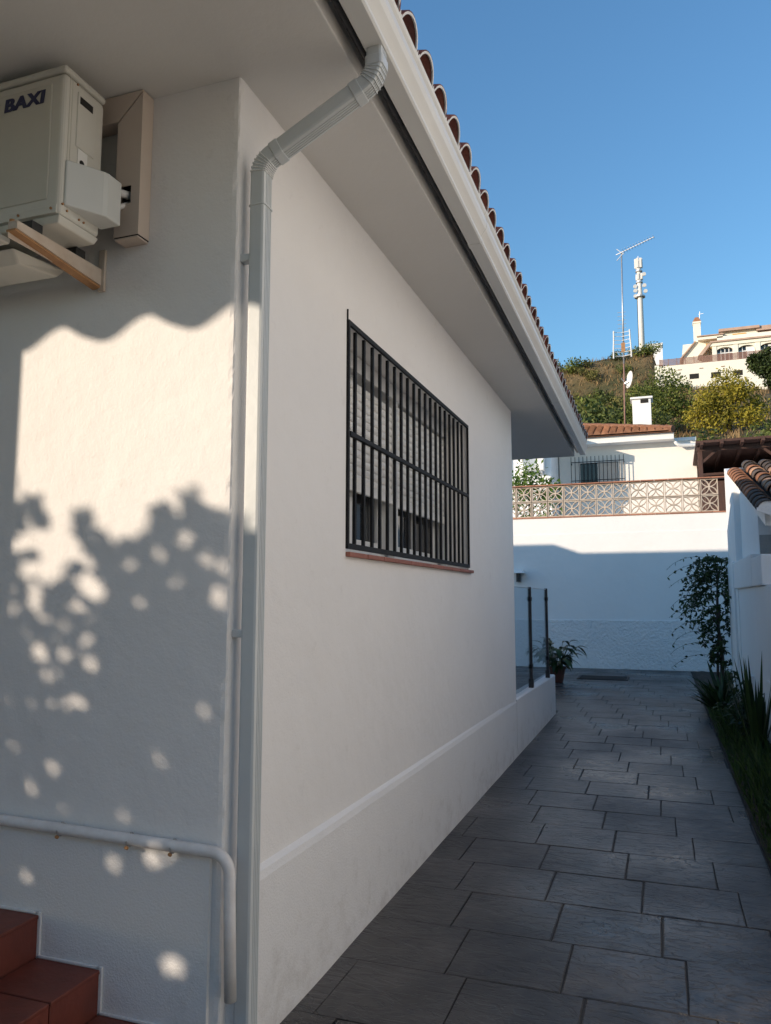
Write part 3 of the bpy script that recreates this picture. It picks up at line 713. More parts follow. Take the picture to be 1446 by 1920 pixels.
# upright run built as strips round the square cut-out
MB().box(X0, X1, yf, yf + .004, Z0, hz0).box(hx1, X1, yf, yf + .004, hz0, hz1).hexa([(X0, yf, hz1), (X1, yf, hz1), (X1, yf + .004, hz1), (X0, yf + .004, hz1), (X0, yf, mi - .007), (X1, yf, Z1 - .007), (X1, yf + .004, Z1 - .007), (X0, yf + .004, mi - .007)])\
    .box(X1 - .004, X1 - .0001, yf + .0041, yb, Z0, Z1).box(X0, X0 + .004, yf + .0041, yb, Z0, mi - .01).build('upright', M['trunk_pvc'], tr)
prismY([(X0, mi + .001), (X1, Z1), (-2.1, Z1), (-2.1, mi + .001)], yf, yb).build('top_run', M['trunk_pvc'], tr)
MB().hexa([(X0 + .002, yf + .0045, mi - .05), (X1 - .005, yf + .0045, Z1 - .05), (X1 - .005, yf + .009, Z1 - .05), (X0 + .002, yf + .009, mi - .05), (X0 + .002, yf + .0045, mi - .001), (X1 - .005, yf + .0045, Z1 - .003), (X1 - .005, yf + .009, Z1 - .003), (X0 + .002, yf + .009, mi - .001)]).build('mitre_gap_shade', M['void'], tr)  # dark strip standing in for the shadow gap at the mitre
MB().box(X0 + .001, X1 - .001, yf + .001, yb, Z0 - .0035, Z0 - .0002).build('cap_gap_shade', M['void'], tr)  # dark strip standing in for the shade line at the end cap
MB().box(X0 + .003, X1 - .003, yf + .002, yb, Z0 - .009, Z0 - .0037).build('end_cap', M['trunk_pvc'], tr)
MB().box(X0 + .006, X1 - .006, yf + .03, yb - .002, hz0 - .04, hz1 + .04).build('cavity', M['void'], tr)
MB().tube([(-1.60, 1.86, 2.575), (-1.575, 1.885, 2.578), (-1.55, 1.93, 2.58)], .013, 10).tube([(-1.60, 1.86, 2.535), (-1.57, 1.885, 2.525), (-1.555, 1.93, 2.555)], .009, 10).build('insulated_pipe', M['conduit'], tr, smooth=True)

# ------------------------------------------------------------------ conduit along the front wall
cz = lambda x: 0.602 + (x + 1.165) * -0.021
pts = [(x, 1.938, cz(x)) for x in (-2.7, -2.2, -1.8, -1.5, -1.25, -1.20)]
for k in range(1, 7):
    a = math.pi / 2 * k / 6; pts.append((-1.20 + .055 * math.sin(a), 1.938, cz(-1.2) - .055 * (1 - math.cos(a))))
pts += [(-1.142, 1.938, .45), (-1.134, 1.938, .225)]
cdt = thing('conduit', (-1.9, 1.938, .6), 'thin white painted conduit pipe bending down at the house corner', 'pipe')
MB().tube(pts, .0165, 12).build('tube', M['conduit'], cdt, smooth=True)
for x in (-1.725, -1.475, -1.328):
    MB().tube([(x, 1.938 + .019 * math.cos(a), cz(x) + .019 * math.sin(a)) for a in [i * math.pi / 6 for i in range(-6, 4)]], .0022, 6).build('saddle_clip', M['galv'], cdt)
    MB().tube([(x + .002, 1.916, cz(x) - .016), (x + .002, 1.923, cz(x) - .02)], .005, 8).build('screw', M['rust'], cdt)

# ------------------------------------------------------------------ red steps
st = thing('steps', (-2.2, 1.5, 0), 'dark red clay tiled steps rising to the left along the front wall', 'steps')
for (xe, z, zl) in ((-1.80, .357, .236), (-1.57, .236, .115), (-1.34, .115, 0)):
    MB().box(-3.4, xe - .012, .55, WY - .014, (0 if zl == 0 else zl - .02), z - .012).build('step_core', M['grout'], st)
    ys_ = [.55 + .2 * i for i in range(8)]
    for yy in ys_:
        L = min(.2, WY - .013 - yy)
        if L < .02: continue
        x = xe
        while x > (-2.7 if z > .3 else xe - .24):
            w = .23
            MB().box(x - w + .003, x + (.004 if x == xe else 0) - .001, yy + .003, yy + L - .003, z - .0119, z).build('tread_tile', M['step_tile'], st, bevel=.003)
            x -= w
        MB().box(xe - .0119, xe, yy + .002, yy + L - .002, zl + .002, z - .0125).build('riser_tile', M['step_tile'], st)
# plaster lip along the steps on the wall
lip = MB().box(-2.6, -1.80, WY - .019, WY - .012, .357, .365).box(-1.81, -1.79, WY - .019, WY - .012, .236, .365).box(-1.80, -1.57, WY - .019, WY - .012, .236, .244).box(-1.58, -1.56, WY - .019, WY - .012, .115, .244).box(-1.57, -1.34, WY - .019, WY - .012, .115, .123)
lip.build('plaster_lip', M['plinth'], house, bevel=.002)

# ------------------------------------------------------------------ terrace parapet and glass balustrade
pw_ = thing('low_wall', (-1.23, 7.85, 0), 'low white parapet wall continuing behind the house corner under the glass', 'wall')
lw = MB(); 
for yy in (YB + .002, 7.4, 8.3, 9.12):
    zt = 0.470 - .012 * (yy - 6.57)
    for (x, z) in ((-1.30, 0), (px(yy), 0), (px(yy), zt - .012), (px(yy) - .012, zt), (-1.30, zt)): lw.v.append((x, yy, z))
for i in range(3):
    for kx in range(5): lw.f.append((i*5+kx, i*5+(kx+1) % 5, (i+1)*5+(kx+1) % 5, (i+1)*5+kx))
lw.f += [tuple(range(5)), tuple(15 + kx for kx in range(5))]
lw.build('body', M['plinth'], pw_)
bal = thing('balustrade', (-1.21, 7.6, .46), 'clear glass balustrade with two dark posts on the low white wall', 'balustrade')
for yy, zb0 in ((7.53, .459), (8.66, .445)):
    p = MB().bar((-1.205, yy, zb0), (-1.205, yy, 1.415), .032, .028).build('post', M['black_tube'], bal, bevel=.004)
    MB().box(-1.228, -1.182, yy - .022, yy + .022, zb0, zb0 + .085).build('base_shoe', M['black_tube'], p, bevel=.003)
    for z in (1.30, .66):
        MB().box(-1.222, -1.188, yy - .045, yy + .045, z - .02, z + .02).build('clamp', M['iron'], p, bevel=.006)
for a, b in ((YB + .03, 7.505), (7.555, 8.635)):
    gp_ = MB().box(-1.209, -1.201, a, b, .49, 1.402).build('glass_pane', M['glass'], bal)
    MB().box(-1.2092, -1.2008, a, b, 1.4022, 1.408).build('pane_edge', M['galv'], gp_)
pk = MB()
for k in range(9):
    a = random.random() * 6; 
pk.tube([(-1.75, 8.0, 0.0), (-1.75, 8.0, .3), (-1.74, 8.02, .62), (-1.75, 8.0, .78)], [.17, .19, .15, .04], 12)
o = pk.build('cloth_bundle', M['pink'], smooth=True); tag(o, 'pale pink cloth bundle seen dimly through the near glass pane', 'bundle')

# ------------------------------------------------------------------ leaves
def leaf(m, p, d, up, L, w, fold=0.2, seg=2, droop=0.0):
    d = d.normalized(); s = d.cross(up)
    if s.length < 1e-4: s = Vector((1, 0, 0))
    s.normalize(); u = s.cross(d)
    b = len(m.v); pts = []
    for i in range(seg + 1):
        f = i / seg; c = p + d * (L * f) - Vector((0, 0, 1)) * droop * f * f * L
        ww = w / 2 * (math.sin(math.pi * (0.12 + 0.88 * f)) if i < seg else 0.02)
        pts.append((c - s * ww + u * fold * ww, c, c + s * ww + u * fold * ww))
    for a, c, e in pts: m.v += [tuple(a), tuple(c), tuple(e)]
    for i in range(seg):
        k = b + i * 3; m.f += [(k, k+1, k+4, k+3), (k+1, k+2, k+5, k+4)]
def rvec(z0=-1, z1=1):
    while True:
        v = Vector((random.uniform(-1, 1), random.uniform(-1, 1), random.uniform(z0, z1)))
        if .05 < v.length < 1: return v.normalized()
def simple_leaf(m, p, L, w):
    d = rvec(); s = d.cross(rvec()).normalized()
    b = len(m.v); m.v += [tuple(p), tuple(p + d * L * .5 + s * w * .5), tuple(p + d * L), tuple(p + d * L * .5 - s * w * .5)]; m.f.append((b, b+1, b+2, b+3))

# potted plant by the balustrade end
pp = thing('potted_plant', (-1.60, 12.5, 0), 'large leafy plant in a dark clay pot at the end of the low wall', 'plant')
pc = Vector((-1.60, 12.5, 0))
MB().tube([pc, pc + Vector((0, 0, .02)), pc + Vector((0, 0, .21)), pc + Vector((0, 0, .21)), pc + Vector((0, 0, .245)), pc + Vector((0, 0, .245)), pc + Vector((0, 0, .225))], [.09, .10, .135, .15, .15, .13, .12], 18).build('pot', M['pot'], pp, smooth=False)
lv = MB()
for i in range(85):
    a = random.uniform(0, 6.28); tilt_ = random.uniform(.1, 1.0)
    base_ = pc + Vector((math.cos(a) * .05, math.sin(a) * .05, .22))
    st_l = random.uniform(.06, .44)
    d = Vector((math.cos(a) * tilt_, math.sin(a) * tilt_, 1)).normalized()
    tip = base_ + d * st_l
    lv.tube([base_, (base_ + tip) / 2 + Vector((0, 0, .01)), tip], .0035, 4, False)
    leaf(lv, tip, Vector((d.x * 1.4, d.y * 1.4, d.z * .35)), Vector((0, 0, 1)), random.uniform(.17, .30), random.uniform(.07, .115), .25, 4, random.uniform(.3, 1.0))
lv.build('foliage', M['leaf_pot'], pp, smooth=True, raw=True)
# drain grate in the path
dg_ = thing('drain_grate', (-.95, 13.4, 0), 'dark rectangular drain grate let into the far end of the path', 'grate')
f_ = MB().box(-1.36, -.56, 13.10, 13.13, .0005, .012).box(-1.36, -.56, 13.68, 13.71, .0005, .012).box(-1.36, -1.33, 13.13, 13.68, .0005, .012).box(-.59, -.56, 13.13, 13.68, .0005, .012).box(-1.33, -.59, 13.13, 13.68, .0015, .003).build('frame', M['drain'], dg_)
me = MB().box(-.365, .365, -.012, .012, 0, .008).mesh('bar', M['drain'])
for i in range(10): inst('bar', me, dg_, (-.96, 13.18 + i * .05, .0035))

# ------------------------------------------------------------------ far garden wall with pierced blocks
FW = 15.2; XA, XB = -7.0, 1.19
fw = thing('garden_wall', (-1, FW, 0), 'white garden wall at the end of the path topped with pierced blocks', 'wall')
body = MB().box(XA, XB, FW, FW + .18, 0, 2.55).box(XA, XB, FW + .012, FW + .168, 2.55, 2.872)
body.build('body', M['farwall'], fw, bevel=.006)
dado = MB(); 
dado.box(XA, XB, FW - .016, FW + .001, 0, .905); dado.build('rough_dado', M['rough_white'], fw, bevel=.005)
MB().box(XA, XB, FW - .008, FW + .03, 0, .03).build('foot_strip', M['concrete'], fw)
BS = 0.304
def breeze_mesh():
    h = BS / 2 - .003; m = MB(); fwid = .016; d = .09
    m.box(-h, h, 0, d, -h, -h + fwid).box(-h, h, 0, d, h - fwid, h).box(-h, -h + fwid, 0, d, -h + fwid, h - fwid).box(h - fwid, h, 0, d, -h + fwid, h - fwid)
    r = h - fwid * .5; t = .0075
    for (cx_, cz_, a0) in ((0, -r, 0), (r, 0, math.pi/2), (0, r, math.pi), (-r, 0, 1.5*math.pi)):
        n_ = 8; b = len(m.v)
        for i in range(n_ + 1):
            a = a0 + math.pi * (0.03 + .94 * i / n_)
            for rr_, yy_ in ((r + t, .006), (r + t, d - .006), (r - t, d - .006), (r - t, .006)):
                m.v.append((cx_ + math.cos(a) * rr_, yy_, cz_ + math.sin(a) * rr_))
        for i in range(n_):
            for kx in range(4): m.f.append((b+i*4+kx, b+i*4+(kx+1) % 4, b+(i+1)*4+(kx+1) % 4, b+(i+1)*4+kx))
    m.tube([(0, .004, 0), (0, d - .004, 0)], .022, 8)
    return m.mesh('breeze_block', M['breeze'])
bmesh_ = breeze_mesh()
x = XB - BS / 2 - .14
while x > -4.2:
    for z in (2.897 + BS / 2, 2.897 + BS * 1.5 + .004): inst('breeze_block', bmesh_, fw, (x, FW + .03, z))
    x -= BS + .006
x = XB - .005
while x > -4.4:
    MB().box(x - .245, x - .003, FW - .005, FW + .165, 2.873, 2.895).build('brick', M['coping_red'], fw)
    MB().box(x - .245, x - .003, FW - .008, FW + .165, 3.512, 3.535).build('brick', M['coping_red'], fw)
    x -= .248
lamp = thing('wall_lamp', (-2.62, FW, 1.8), 'small white hooded wall lamp on the garden wall behind the house corner', 'lamp')
MB().box(-2.66, -2.58, FW - .02, FW - .0005, 1.62, 1.85).build('back_plate', M['galv'], lamp)
MB().hexa([(-2.75, FW - .24, 1.80), (-2.49, FW - .24, 1.80), (-2.49, FW - .02, 1.80), (-2.75, FW - .02, 1.80), (-2.70, FW - .2, 1.87), (-2.54, FW - .2, 1.87), (-2.54, FW - .02, 1.87), (-2.70, FW - .02, 1.87)]).build('hood', M['white_paint'], lamp)
MB().tube([(-2.62, FW - .12, 1.63), (-2.62, FW - .12, 1.80)], .045, 10).build('lantern_glass', M['glass_dark'], lamp)

# ------------------------------------------------------------------ right side: outbuilding, boundary wall
ob = thing('outbuilding', (2.2, 9.5, 0), 'white outbuilding with mossy tiled lean-to roof on the right', 'building')
vz = lambda yy: 2.09 + (yy - 7.5) * .268
MB().hexa([(.93, 8.42, 0), (4.2, 8.42, 0), (4.2, 11.0, 0), (.93, 11.0, 0), (.93, 8.42, vz(8.42) - .10), (4.2, 8.42, vz(8.42) - .10), (4.2, 11.0, vz(11.0) - .1), (.93, 11.0, vz(11.0) - .1)]).build('wall', M['farwall'], ob)
MB().box(.935, 4.2, 8.405, 8.419, 0, 1.93).build('front_render', M['roughcast'], ob)
MB().hexa([(.86, 10.15, 0), (1.1, 10.15, 0), (1.1, 11.25, 0), (.86, 11.25, 0), (.86, 10.15, vz(10.15) - .06), (1.1, 10.15, vz(10.15) - .06), (1.1, 11.25, vz(11.25) - .04), (.86, 11.25, vz(11.25) - .04)]).build('pilaster', M['farwall'], ob, bevel=.01)
MB().hexa([(.90, 7.62, vz(7.62) - .17), (4.2, 7.62, vz(7.62) - .17), (4.2, 10.9, vz(10.9) - .12), (.90, 10.9, vz(10.9) - .12), (.90, 7.62, vz(7.62) - .03), (4.2, 7.62, vz(7.62) - .03), (4.2, 10.9, vz(10.9) - .03), (.90, 10.9, vz(10.9) - .03)]).build('eave_slab', M['white_paint'], ob)
orf = MB()
orf.hexa([(.9, 7.58, vz(7.58) - .028), (4.2, 7.58, vz(7.58) - .028), (4.2, 10.9, vz(10.9) - .028), (.9, 10.9, vz(10.9) - .028), (.9, 7.58, vz(7.58) - .005), (4.2, 7.58, vz(7.58) - .005), (4.2, 10.9, vz(10.9) - .005), (.9, 10.9, vz(10.9) - .005)])
orf = orf.build('roof', M['terracotta_black'], ob)
sl = math.atan(.268)
ctm = {k_: barrel(.088, .070, .36).mesh('cover_tile', M[k_], True) for k_ in ('terracotta_pale', 'terracotta_black', 'terracotta_old')}
chm = barrel(.085, .072, .36, up=False).mesh('channel_tile', M['terracotta_black'], True)
for c in range(8):
    for r_ in range(12):
        yy = 7.50 + r_ * .27; xx = 1.10 + c * .20
        kk = 'terracotta_black' if (r_ > 6 and random.random() < .5) or random.random() < .1 else ('terracotta_pale' if random.random() < .8 else 'terracotta_old')  # shadow and sunlight set by tile colour: darker upper rows, pale lower
        o = inst('cover_tile', ctm[kk], orf, (xx + random.uniform(-.008, .008), yy, vz(yy) + .045)); o.rotation_euler = Matrix.Rotation(sl, 3, 'X').to_4x4().to_3x3().to_euler()
        o.rotation_mode = 'XYZ'
        # mouth faces -Y: turn local +X to -Y, then pitch with the slope
        o.rotation_euler = (Matrix.Rotation(sl - .03, 3, 'X') @ Matrix.Rotation(-math.pi/2, 3, 'Z')).to_euler()
        if r_ % 2 == 0:
            o = inst('channel_tile', chm, orf, (xx + .10, yy - .02, vz(yy) + .075)); o.rotation_euler = (Matrix.Rotation(sl - .03, 3, 'X') @ Matrix.Rotation(-math.pi/2, 3, 'Z')).to_euler()
vme = barrel(.090, .078, .30, n=12).mesh('verge_tile', M['terracotta_old'], True)
vmb = barrel(.090, .078, .30, n=12).mesh('verge_tile', M['terracotta_black'], True)
for i in range(14):
    yy = 7.46 + i * .205
    o = inst('verge_tile', vmb if i < 4 else vme, orf, (.905, yy, vz(yy) + .0))  # lower verge tiles coloured dark as shaded, the rest orange as lit
    o.rotation_euler = (Matrix.Rotation(sl - .045, 3, 'X') @ Matrix.Rotation(-math.pi/2, 3, 'Z')).to_euler()
cap = MB()
cap.v = [(.905 + .09 * math.cos(math.pi * k / 10), 7.455, vz(7.455) + .09 * math.sin(math.pi * k / 10)) for k in range(11)] + [(.905 + .09 * math.cos(math.pi * k / 10), 7.475, vz(7.455) + .09 * math.sin(math.pi * k / 10)) for k in range(11)]
cap.add([(.815, 7.455, vz(7.455)), (.995, 7.455, vz(7.455)), (.95, 7.455, vz(7.455) - .06), (.815, 7.475, vz(7.455)), (.995, 7.475, vz(7.455)), (.95, 7.475, vz(7.455) - .06)], [(0, 1, 2), (3, 5, 4), (0, 2, 5, 3), (1, 4, 5, 2)])
cap.f += [tuple(range(11)), tuple(range(11, 22))[::-1]] + [(k, k+1, 12+k, 11+k) for k in range(10)]
cap.build('mortar_cap', M['mortar'], ob)

rb = thing('boundary_wall', (.93, 7.5, 0), 'white stepped boundary wall beside the planting strip on the right', 'wall')
MB().box(.872, 1.05, 2.2, 8.40, 0, 1.42).box(.872, .9295, 8.4005, 11.2, 0, 1.42).build('body', M['farwall'], rb, bevel=.01)
MB().box(.845, .928, 8.43, 10.55, 1.421, 1.745).box(.845, 1.10, 7.62, 8.403, 1.421, 1.70).build('upper_block', M['farwall'], rb, bevel=.012)
MB().box(.835, .871, 10.4, 11.15, 0, 1.76).build('pier', M['farwall'], rb, bevel=.012)
MB().box(.84, 1.1, 5.6, 6.9, 0, 1.60).build('pier', M['farwall'], rb, bevel=.012)
MB().box(.858, .8715, 9.0, 9.35, .48, .50).box(.858, .8715, 7.5, 7.8, .55, .57).build('ledge', M['farwall'], rb)

# ------------------------------------------------------------------ planting along the right wall
vine = thing('climbing_vine', (.70, 11.3, 0), 'tall dark climbing vine with trailing sprays against the right wall', 'vine')
vb = Vector((.70, 11.3, 0))
tk = MB()
tk.tube([vb, vb + Vector((.03, .02, .5)), vb + Vector((-.01, .0, 1.0)), vb + Vector((.02, .03, 1.7))], [.03, .026, .02, .01], 8)
tk.tube([vb + Vector((-.05, 0, 0)), vb + Vector((-.02, .05, .6)), vb + Vector((.03, .02, 1.2))], [.02, .016, .01], 7)
tk.build('stem', M['bark'], vine, smooth=True)
vl = MB()
for i in range(135):
    z0 = random.uniform(.45, 1.85) if i > 34 else random.uniform(1.45, 1.85)
    p = vb + Vector((random.uniform(-.08, .1), random.uniform(-.15, .15), z0))
    a = random.uniform(2.2, 4.1) if random.random() < .45 else random.uniform(0, 6.28)
    wide = max(.14, (1 - abs(z0 - 1.45) / 1.1)) * .55
    d = Vector((math.cos(a), math.sin(a) * .8, random.uniform(-.2, .9))).normalized(); seg = random.randint(4, 9); stp = .06 * wide / .4
    pts = [p]
    for k in range(seg):
        d = (d + Vector((random.uniform(-.3, .3), random.uniform(-.3, .3), -.22))).normalized(); q = pts[-1] + d * stp
        if q.x > .835: q.x = .83
        pts.append(q)
    vl.tube(pts, .0022, 4, False)
    for q in pts[1:]:
        for _ in range(3):
            leaf(vl, q, rvec(-.8, .6), rvec(), random.uniform(.035, .07), random.uniform(.02, .035), .2, 2, .2)
for i in range(9):                                   # trailing sprays to the left
    z0 = (1.75, 1.6, 1.2, 1.0, 1.35, .85, .7, 1.85, .55)[i]; p = vb + Vector((-.1, random.uniform(-.2, .1), z0)); d = Vector((-1, -.1, .35)); pts = [p]
    for k in range(11):
        d = (d + Vector((random.uniform(-.1, .1), random.uniform(-.15, .15), -.11))).normalized(); pts.append(pts[-1] + d * .052)
    vl.tube(pts, .002, 4, False)
    for q in pts[2:]:
        if random.random() < .85: leaf(vl, q, rvec(-.9, .3), rvec(), random.uniform(.04, .065), .03, .2, 2, .2)
vl.build('foliage', M['leaf_vine'], vine, smooth=True, raw=True)

def strap_plant(name, loc, n, L, w, lean, label, mat, group=None, tilt0=.25, tilt1=1.1, droop=.5):
    t_ = thing(name, loc, label, 'plant', group); c = Vector(loc); m = MB()
    for i in range(n):
        a = random.uniform(0, 6.28); tl = random.uniform(tilt0, tilt1)
        d = Vector((math.cos(a) * tl + lean[0], math.sin(a) * tl + lean[1], 1)).normalized()
        b = c + Vector((math.cos(a) * .03, math.sin(a) * .03, random.uniform(0, .1)))
        leaf(m, b, d, Vector((math.cos(a), math.sin(a), .3)), L * random.uniform(.6, 1.1), w * random.uniform(.7, 1.1), .35, 5, droop * random.uniform(.2, 1))
    for v_ in range(len(m.v)):
        x_, y_, z_ = m.v[v_]; m.v[v_] = (min(x_, .83), y_, max(z_, .004))
    m.build('foliage', M[mat], t_, smooth=True, raw=True); return t_
strap_plant('yucca', (.58, 9.6, 0), 48, .62, .045, (-.12, 0), 'spiky strap-leaved plant leaning over the path below the vine', 'leaf_strap')
strap_plant('yucca', (.64, 10.6, 0), 36, .55, .045, (-.2, 0), 'smaller strap-leaved plant at the foot of the vine', 'leaf_strap')
strap_plant('yucca', (.70, 7.2, 0), 34, .80, .035, (0, 0), 'upright sword-leaved plant before the white wall', 'leaf_strap', None, .05, .35, .15)
def leafy_plant(loc, h, n, label, group=None):
    t_ = thing('leafy_plant', loc, label, 'plant', group); c = Vector(loc); m = MB()
    for s_ in range(n):
        a = random.uniform(0, 6.28); p = c + Vector((math.cos(a) * .08, math.sin(a) * .12, 0)); d = Vector((math.cos(a) * .2, math.sin(a) * .2, 1)).normalized(); pts = [p]
        seg = 9
        for k in range(seg):
            d = (d + Vector((random.uniform(-.12, .12), random.uniform(-.12, .12), 0))).normalized(); pts.append(pts[-1] + d * h * random.uniform(.7, 1) / seg)
        m.tube(pts, .004, 4, False)
        for q in pts[2:]:
            for _ in range(3): leaf(m, q, rvec(-.3, .5), Vector((0, 0, 1)), random.uniform(.06, .11), random.uniform(.03, .05), .2, 3, .4)
    for v_ in range(len(m.v)):
        x_, y_, z_ = m.v[v_]; m.v[v_] = (min(x_, .83), y_, max(z_, .004))
    m.build('foliage', M['leaf_vine'], t_, smooth=True, raw=True)
leafy_plant((.70, 9.0, 0), .62, 6, 'dark leafy stems against the wall right of the spiky plant')
leafy_plant((.76, 7.6, 0), .52, 5, 'dark leafy plant beside the upright sword leaves')
leafy_plant((.62, 8.3, 0), .34, 7, 'low bushy plant at the path edge in the planting strip')
gm = MB()
for i in range(2600):
    yy = 3.6 + 7.4 * random.random() ** 1.1; x = .46 + .36 * random.random()
    L = random.uniform(.12, .38) * (1 if x > .52 else .6)
    d = Vector((random.uniform(-.45, .25), random.uniform(-.35, .35), 1))
    leaf(gm, Vector((x, yy, 0)), d, rvec(), L, random.uniform(.006, .014), .3, 3, random.uniform(.1, .6))
for v_ in range(len(gm.v)):
    x_, y_, z_ = gm.v[v_]; gm.v[v_] = (min(x_, .83), y_, z_)
o = gm.build('grass', M['leaf_grass'], smooth=True, raw=True); tag(o, 'dark green grass blades filling the planting strip', kind='stuff')

# ------------------------------------------------------------------ neighbours behind the garden wall
GZ = 2.75
o = MB().box(-9, 5, 15.6, 22.4, GZ - .3, GZ + .02).build('terrace', M['farwall'], None); tag(o, 'unseen pale terrace added to bounce light onto the cottage', kind='structure')  # pale paving added out of view to lighten the cottage's shaded wall
lb = thing('neighbour_building', (-4.6, 21.5, GZ), 'white neighbouring building glimpsed under the eaves, left of the cottage', 'building')
MB().box(-9, -2.63, 20.44, 24, GZ - .3, 5.75).build('wall', M['farwall'], lb)
MB().box(-9, -2.50, 20.25, 24.2, 5.751, 5.92).build('roof_slab', M['white_paint'], lb)
wv = MB().box(-4.02, -3.72, 20.395, 20.438, 4.6, 5.35).build('window', M['glass_dark'], lb)
MB().box(-4.07, -3.67, 20.40, 20.436, 4.55, 4.60).box(-4.07, -3.67, 20.40, 20.436, 5.35, 5.40).box(-4.07, -4.021, 20.40, 20.436, 4.6, 5.35).box(-3.719, -3.67, 20.40, 20.436, 4.6, 5.35).build('frame', M['window_white'], wv)
a2 = thing('air_conditioner', (-3.05, 20.25, 4.62), 'distant white air conditioner on the neighbouring building, left of the cottage', 'air conditioner')
MB().box(-3.35, -2.78, 20.16, 20.40, 4.66, 5.10).build('casing', M['white_paint'], a2, bevel=.02)
MB().tube([(-3.16, 20.155, 4.88), (-3.16, 20.165, 4.88)], .17, 18).build('fan_grille', M['galv'], a2)
MB().box(-3.3, -3.26, 20.2, 20.438, 4.60, 4.66).box(-2.87, -2.83, 20.2, 20.438, 4.60, 4.66).build('bracket', M['galv'], a2)

ct = thing('cottage', (-.9, 23.5, GZ), 'low white cottage with tiled roof and barred window behind the garden wall', 'house')
MB().box(-2.60, 1.02, 22, 26, GZ - .3, 5.55).build('wall', M['cottage'], ct)
MB().box(-3.2, .47, 21.62, 26, 5.551, 5.73).build('eave', M['white_paint'], ct, bevel=.01)
MB().box(.471, 1.03, 21.98, 26, 5.551, 5.64).build('parapet', M['white_paint'], ct)
cr_ = MB()
def croof_top(x): return 1.75 - (x + 2.0) * 0.52 if x > -2.0 else 1.75
cr_.add([(-3.2, 21.5, 5.735), (.47, 21.5, 5.735), (.47, 21.6, 5.77), (-2.0, 23.25, 6.35), (-3.2, 23.25, 6.35), (.47, 26, 5.735), (-3.2, 26, 5.735)], [(0, 1, 2, 3, 4), (1, 5, 3, 2), (4, 3, 5, 6), (0, 4, 6), (0, 6, 5, 1)])
cr_ = cr_.build('roof', M['terracotta_old'], ct)
csl = math.atan(.35)
def ringed(L):
    m = MB(); n_ = 8; cs = max(2, int(L / .16)); prev = None
    for i in range(cs):
        for (f, r) in ((0.0, .100), (1.0, .074)):
            s_ = (i + f) * L / cs
            for k in range(n_ + 1):
                a = math.pi * k / n_; m.v.append((math.cos(a) * r, s_, math.sin(a) * r))
    q = n_ + 1
    for j in range(cs * 2 - 1):
        for k in range(n_): m.f.append((j*q+k, j*q+k+1, (j+1)*q+k+1, (j+1)*q+k))
    m.f.append(tuple(range(q)))
    return m.mesh('tile_row', M['terracotta_old'], False)
x = -3.1
while x < .42:
    L = max(.22, croof_top(x)) / math.cos(csl)
    inst('tile_row', ringed(L), cr_, (x, 21.46, 5.765), (csl, 0, 0)); x += .2
hipm = MB(); hp = [Vector((.45, 21.5, 5.80)), Vector((-2.0, 23.25, 6.43))]
for i in range(9):
    pass
hip_d = (hp[1] - hp[0])
hm = MB().tube([hp[0] + hip_d * (i / 12) for i in range(13)], [.10 if i % 2 == 0 else .09 for i in range(13)], 8).build('hip_tiles', M['terracotta_old'], cr_)
# barred window
cw = MB().box(-2.02, -1.0, 21.955, 21.998, 4.45, 5.08).build('window', M['glass_dark'], ct)
MB().box(-1.55, -1.02, 21.952, 21.9545, 4.45, 5.06).build('blind', M['trunk_pvc'], cw)
MB().box(-2.08, -.94, 21.94, 21.997, 5.081, 5.13).box(-2.08, -2.021, 21.94, 21.997, 4.45, 5.08).box(-.999, -.94, 21.94, 21.997, 4.45, 5.08).build('frame', M['cottage'], cw)
cg = MB().box(-2.26, -.83, 21.80, 21.82, 5.08, 5.10).box(-2.26, -.83, 21.80, 21.82, 4.56, 4.58).build('window_grille', M['iron'], ct)
me = MB().box(-.008, .008, -.008, .008, 0, .86).mesh('bar', M['iron'])
for i in range(14): inst('bar', me, cg, (-2.25 + i * .108, 21.785, 4.38))
MB().box(-2.26, -2.24, 21.82, 22.0, 5.05, 5.07).box(-.85, -.83, 21.82, 22.0, 5.05, 5.07).build('stay', M['iron'], cg)
# eave downpipe at the right end
MB().tube([(.5, 21.8, 5.55), (.52, 21.8, 5.46), (.62, 21.84, 5.40), (1.02, 21.9, 5.40), (1.10, 21.9, 5.35), (1.10, 21.9, 4.2)], .05, 10).build('downpipe', M['white_paint'], ct, smooth=True)
ch = MB().box(-.58, -.08, 22.4, 22.9, 5.8, 6.90).build('chimney', M['farwall'], ct, bevel=.01)
MB().box(-.63, -.03, 22.35, 22.95, 6.901, 6.96).build('cap', M['farwall'], ch, bevel=.01)
MB().box(-.36, -.15, 22.392, 22.3995, 6.78, 6.885).build('flue_opening', M['void'], ch)

# antenna mast
am = thing('antenna_mast', (-.80, 23.2, 6.0), 'thin tall antenna mast with a yagi on top and a small dish, behind the cottage', 'antenna')
AXm, AYm = -.83, 23.2
MB().tube([(AXm + .035, AYm, 8.2), (AXm + .08, AYm, 11.65)], [.026, .02], 8).build('pole', M['galv'], am, smooth=True)
MB().tube([(AXm - .01, AYm, 5.6), (AXm + .035, AYm, 8.21)], [.024, .022], 8).build('pole', M['fence'], am, smooth=True)
yg = MB(); p0, p1 = Vector((AXm - .08, AYm, 11.58)), Vector((AXm + 1.02, AYm - .25, 11.86)); yg.bar(p0, p1, .022)
boom = yg.build('yagi', M['galv'], am)
for i in range(12):
    c = p0 + (p1 - p0) * (.2 + .78 * i / 11); d = Vector((.22, 1, 0)).normalized() * (.17 - .005 * i)
    MB().bar(c - d + Vector((0, 0, .012)), c + d + Vector((0, 0, .012)), .009).build('element', M['galv'], boom)
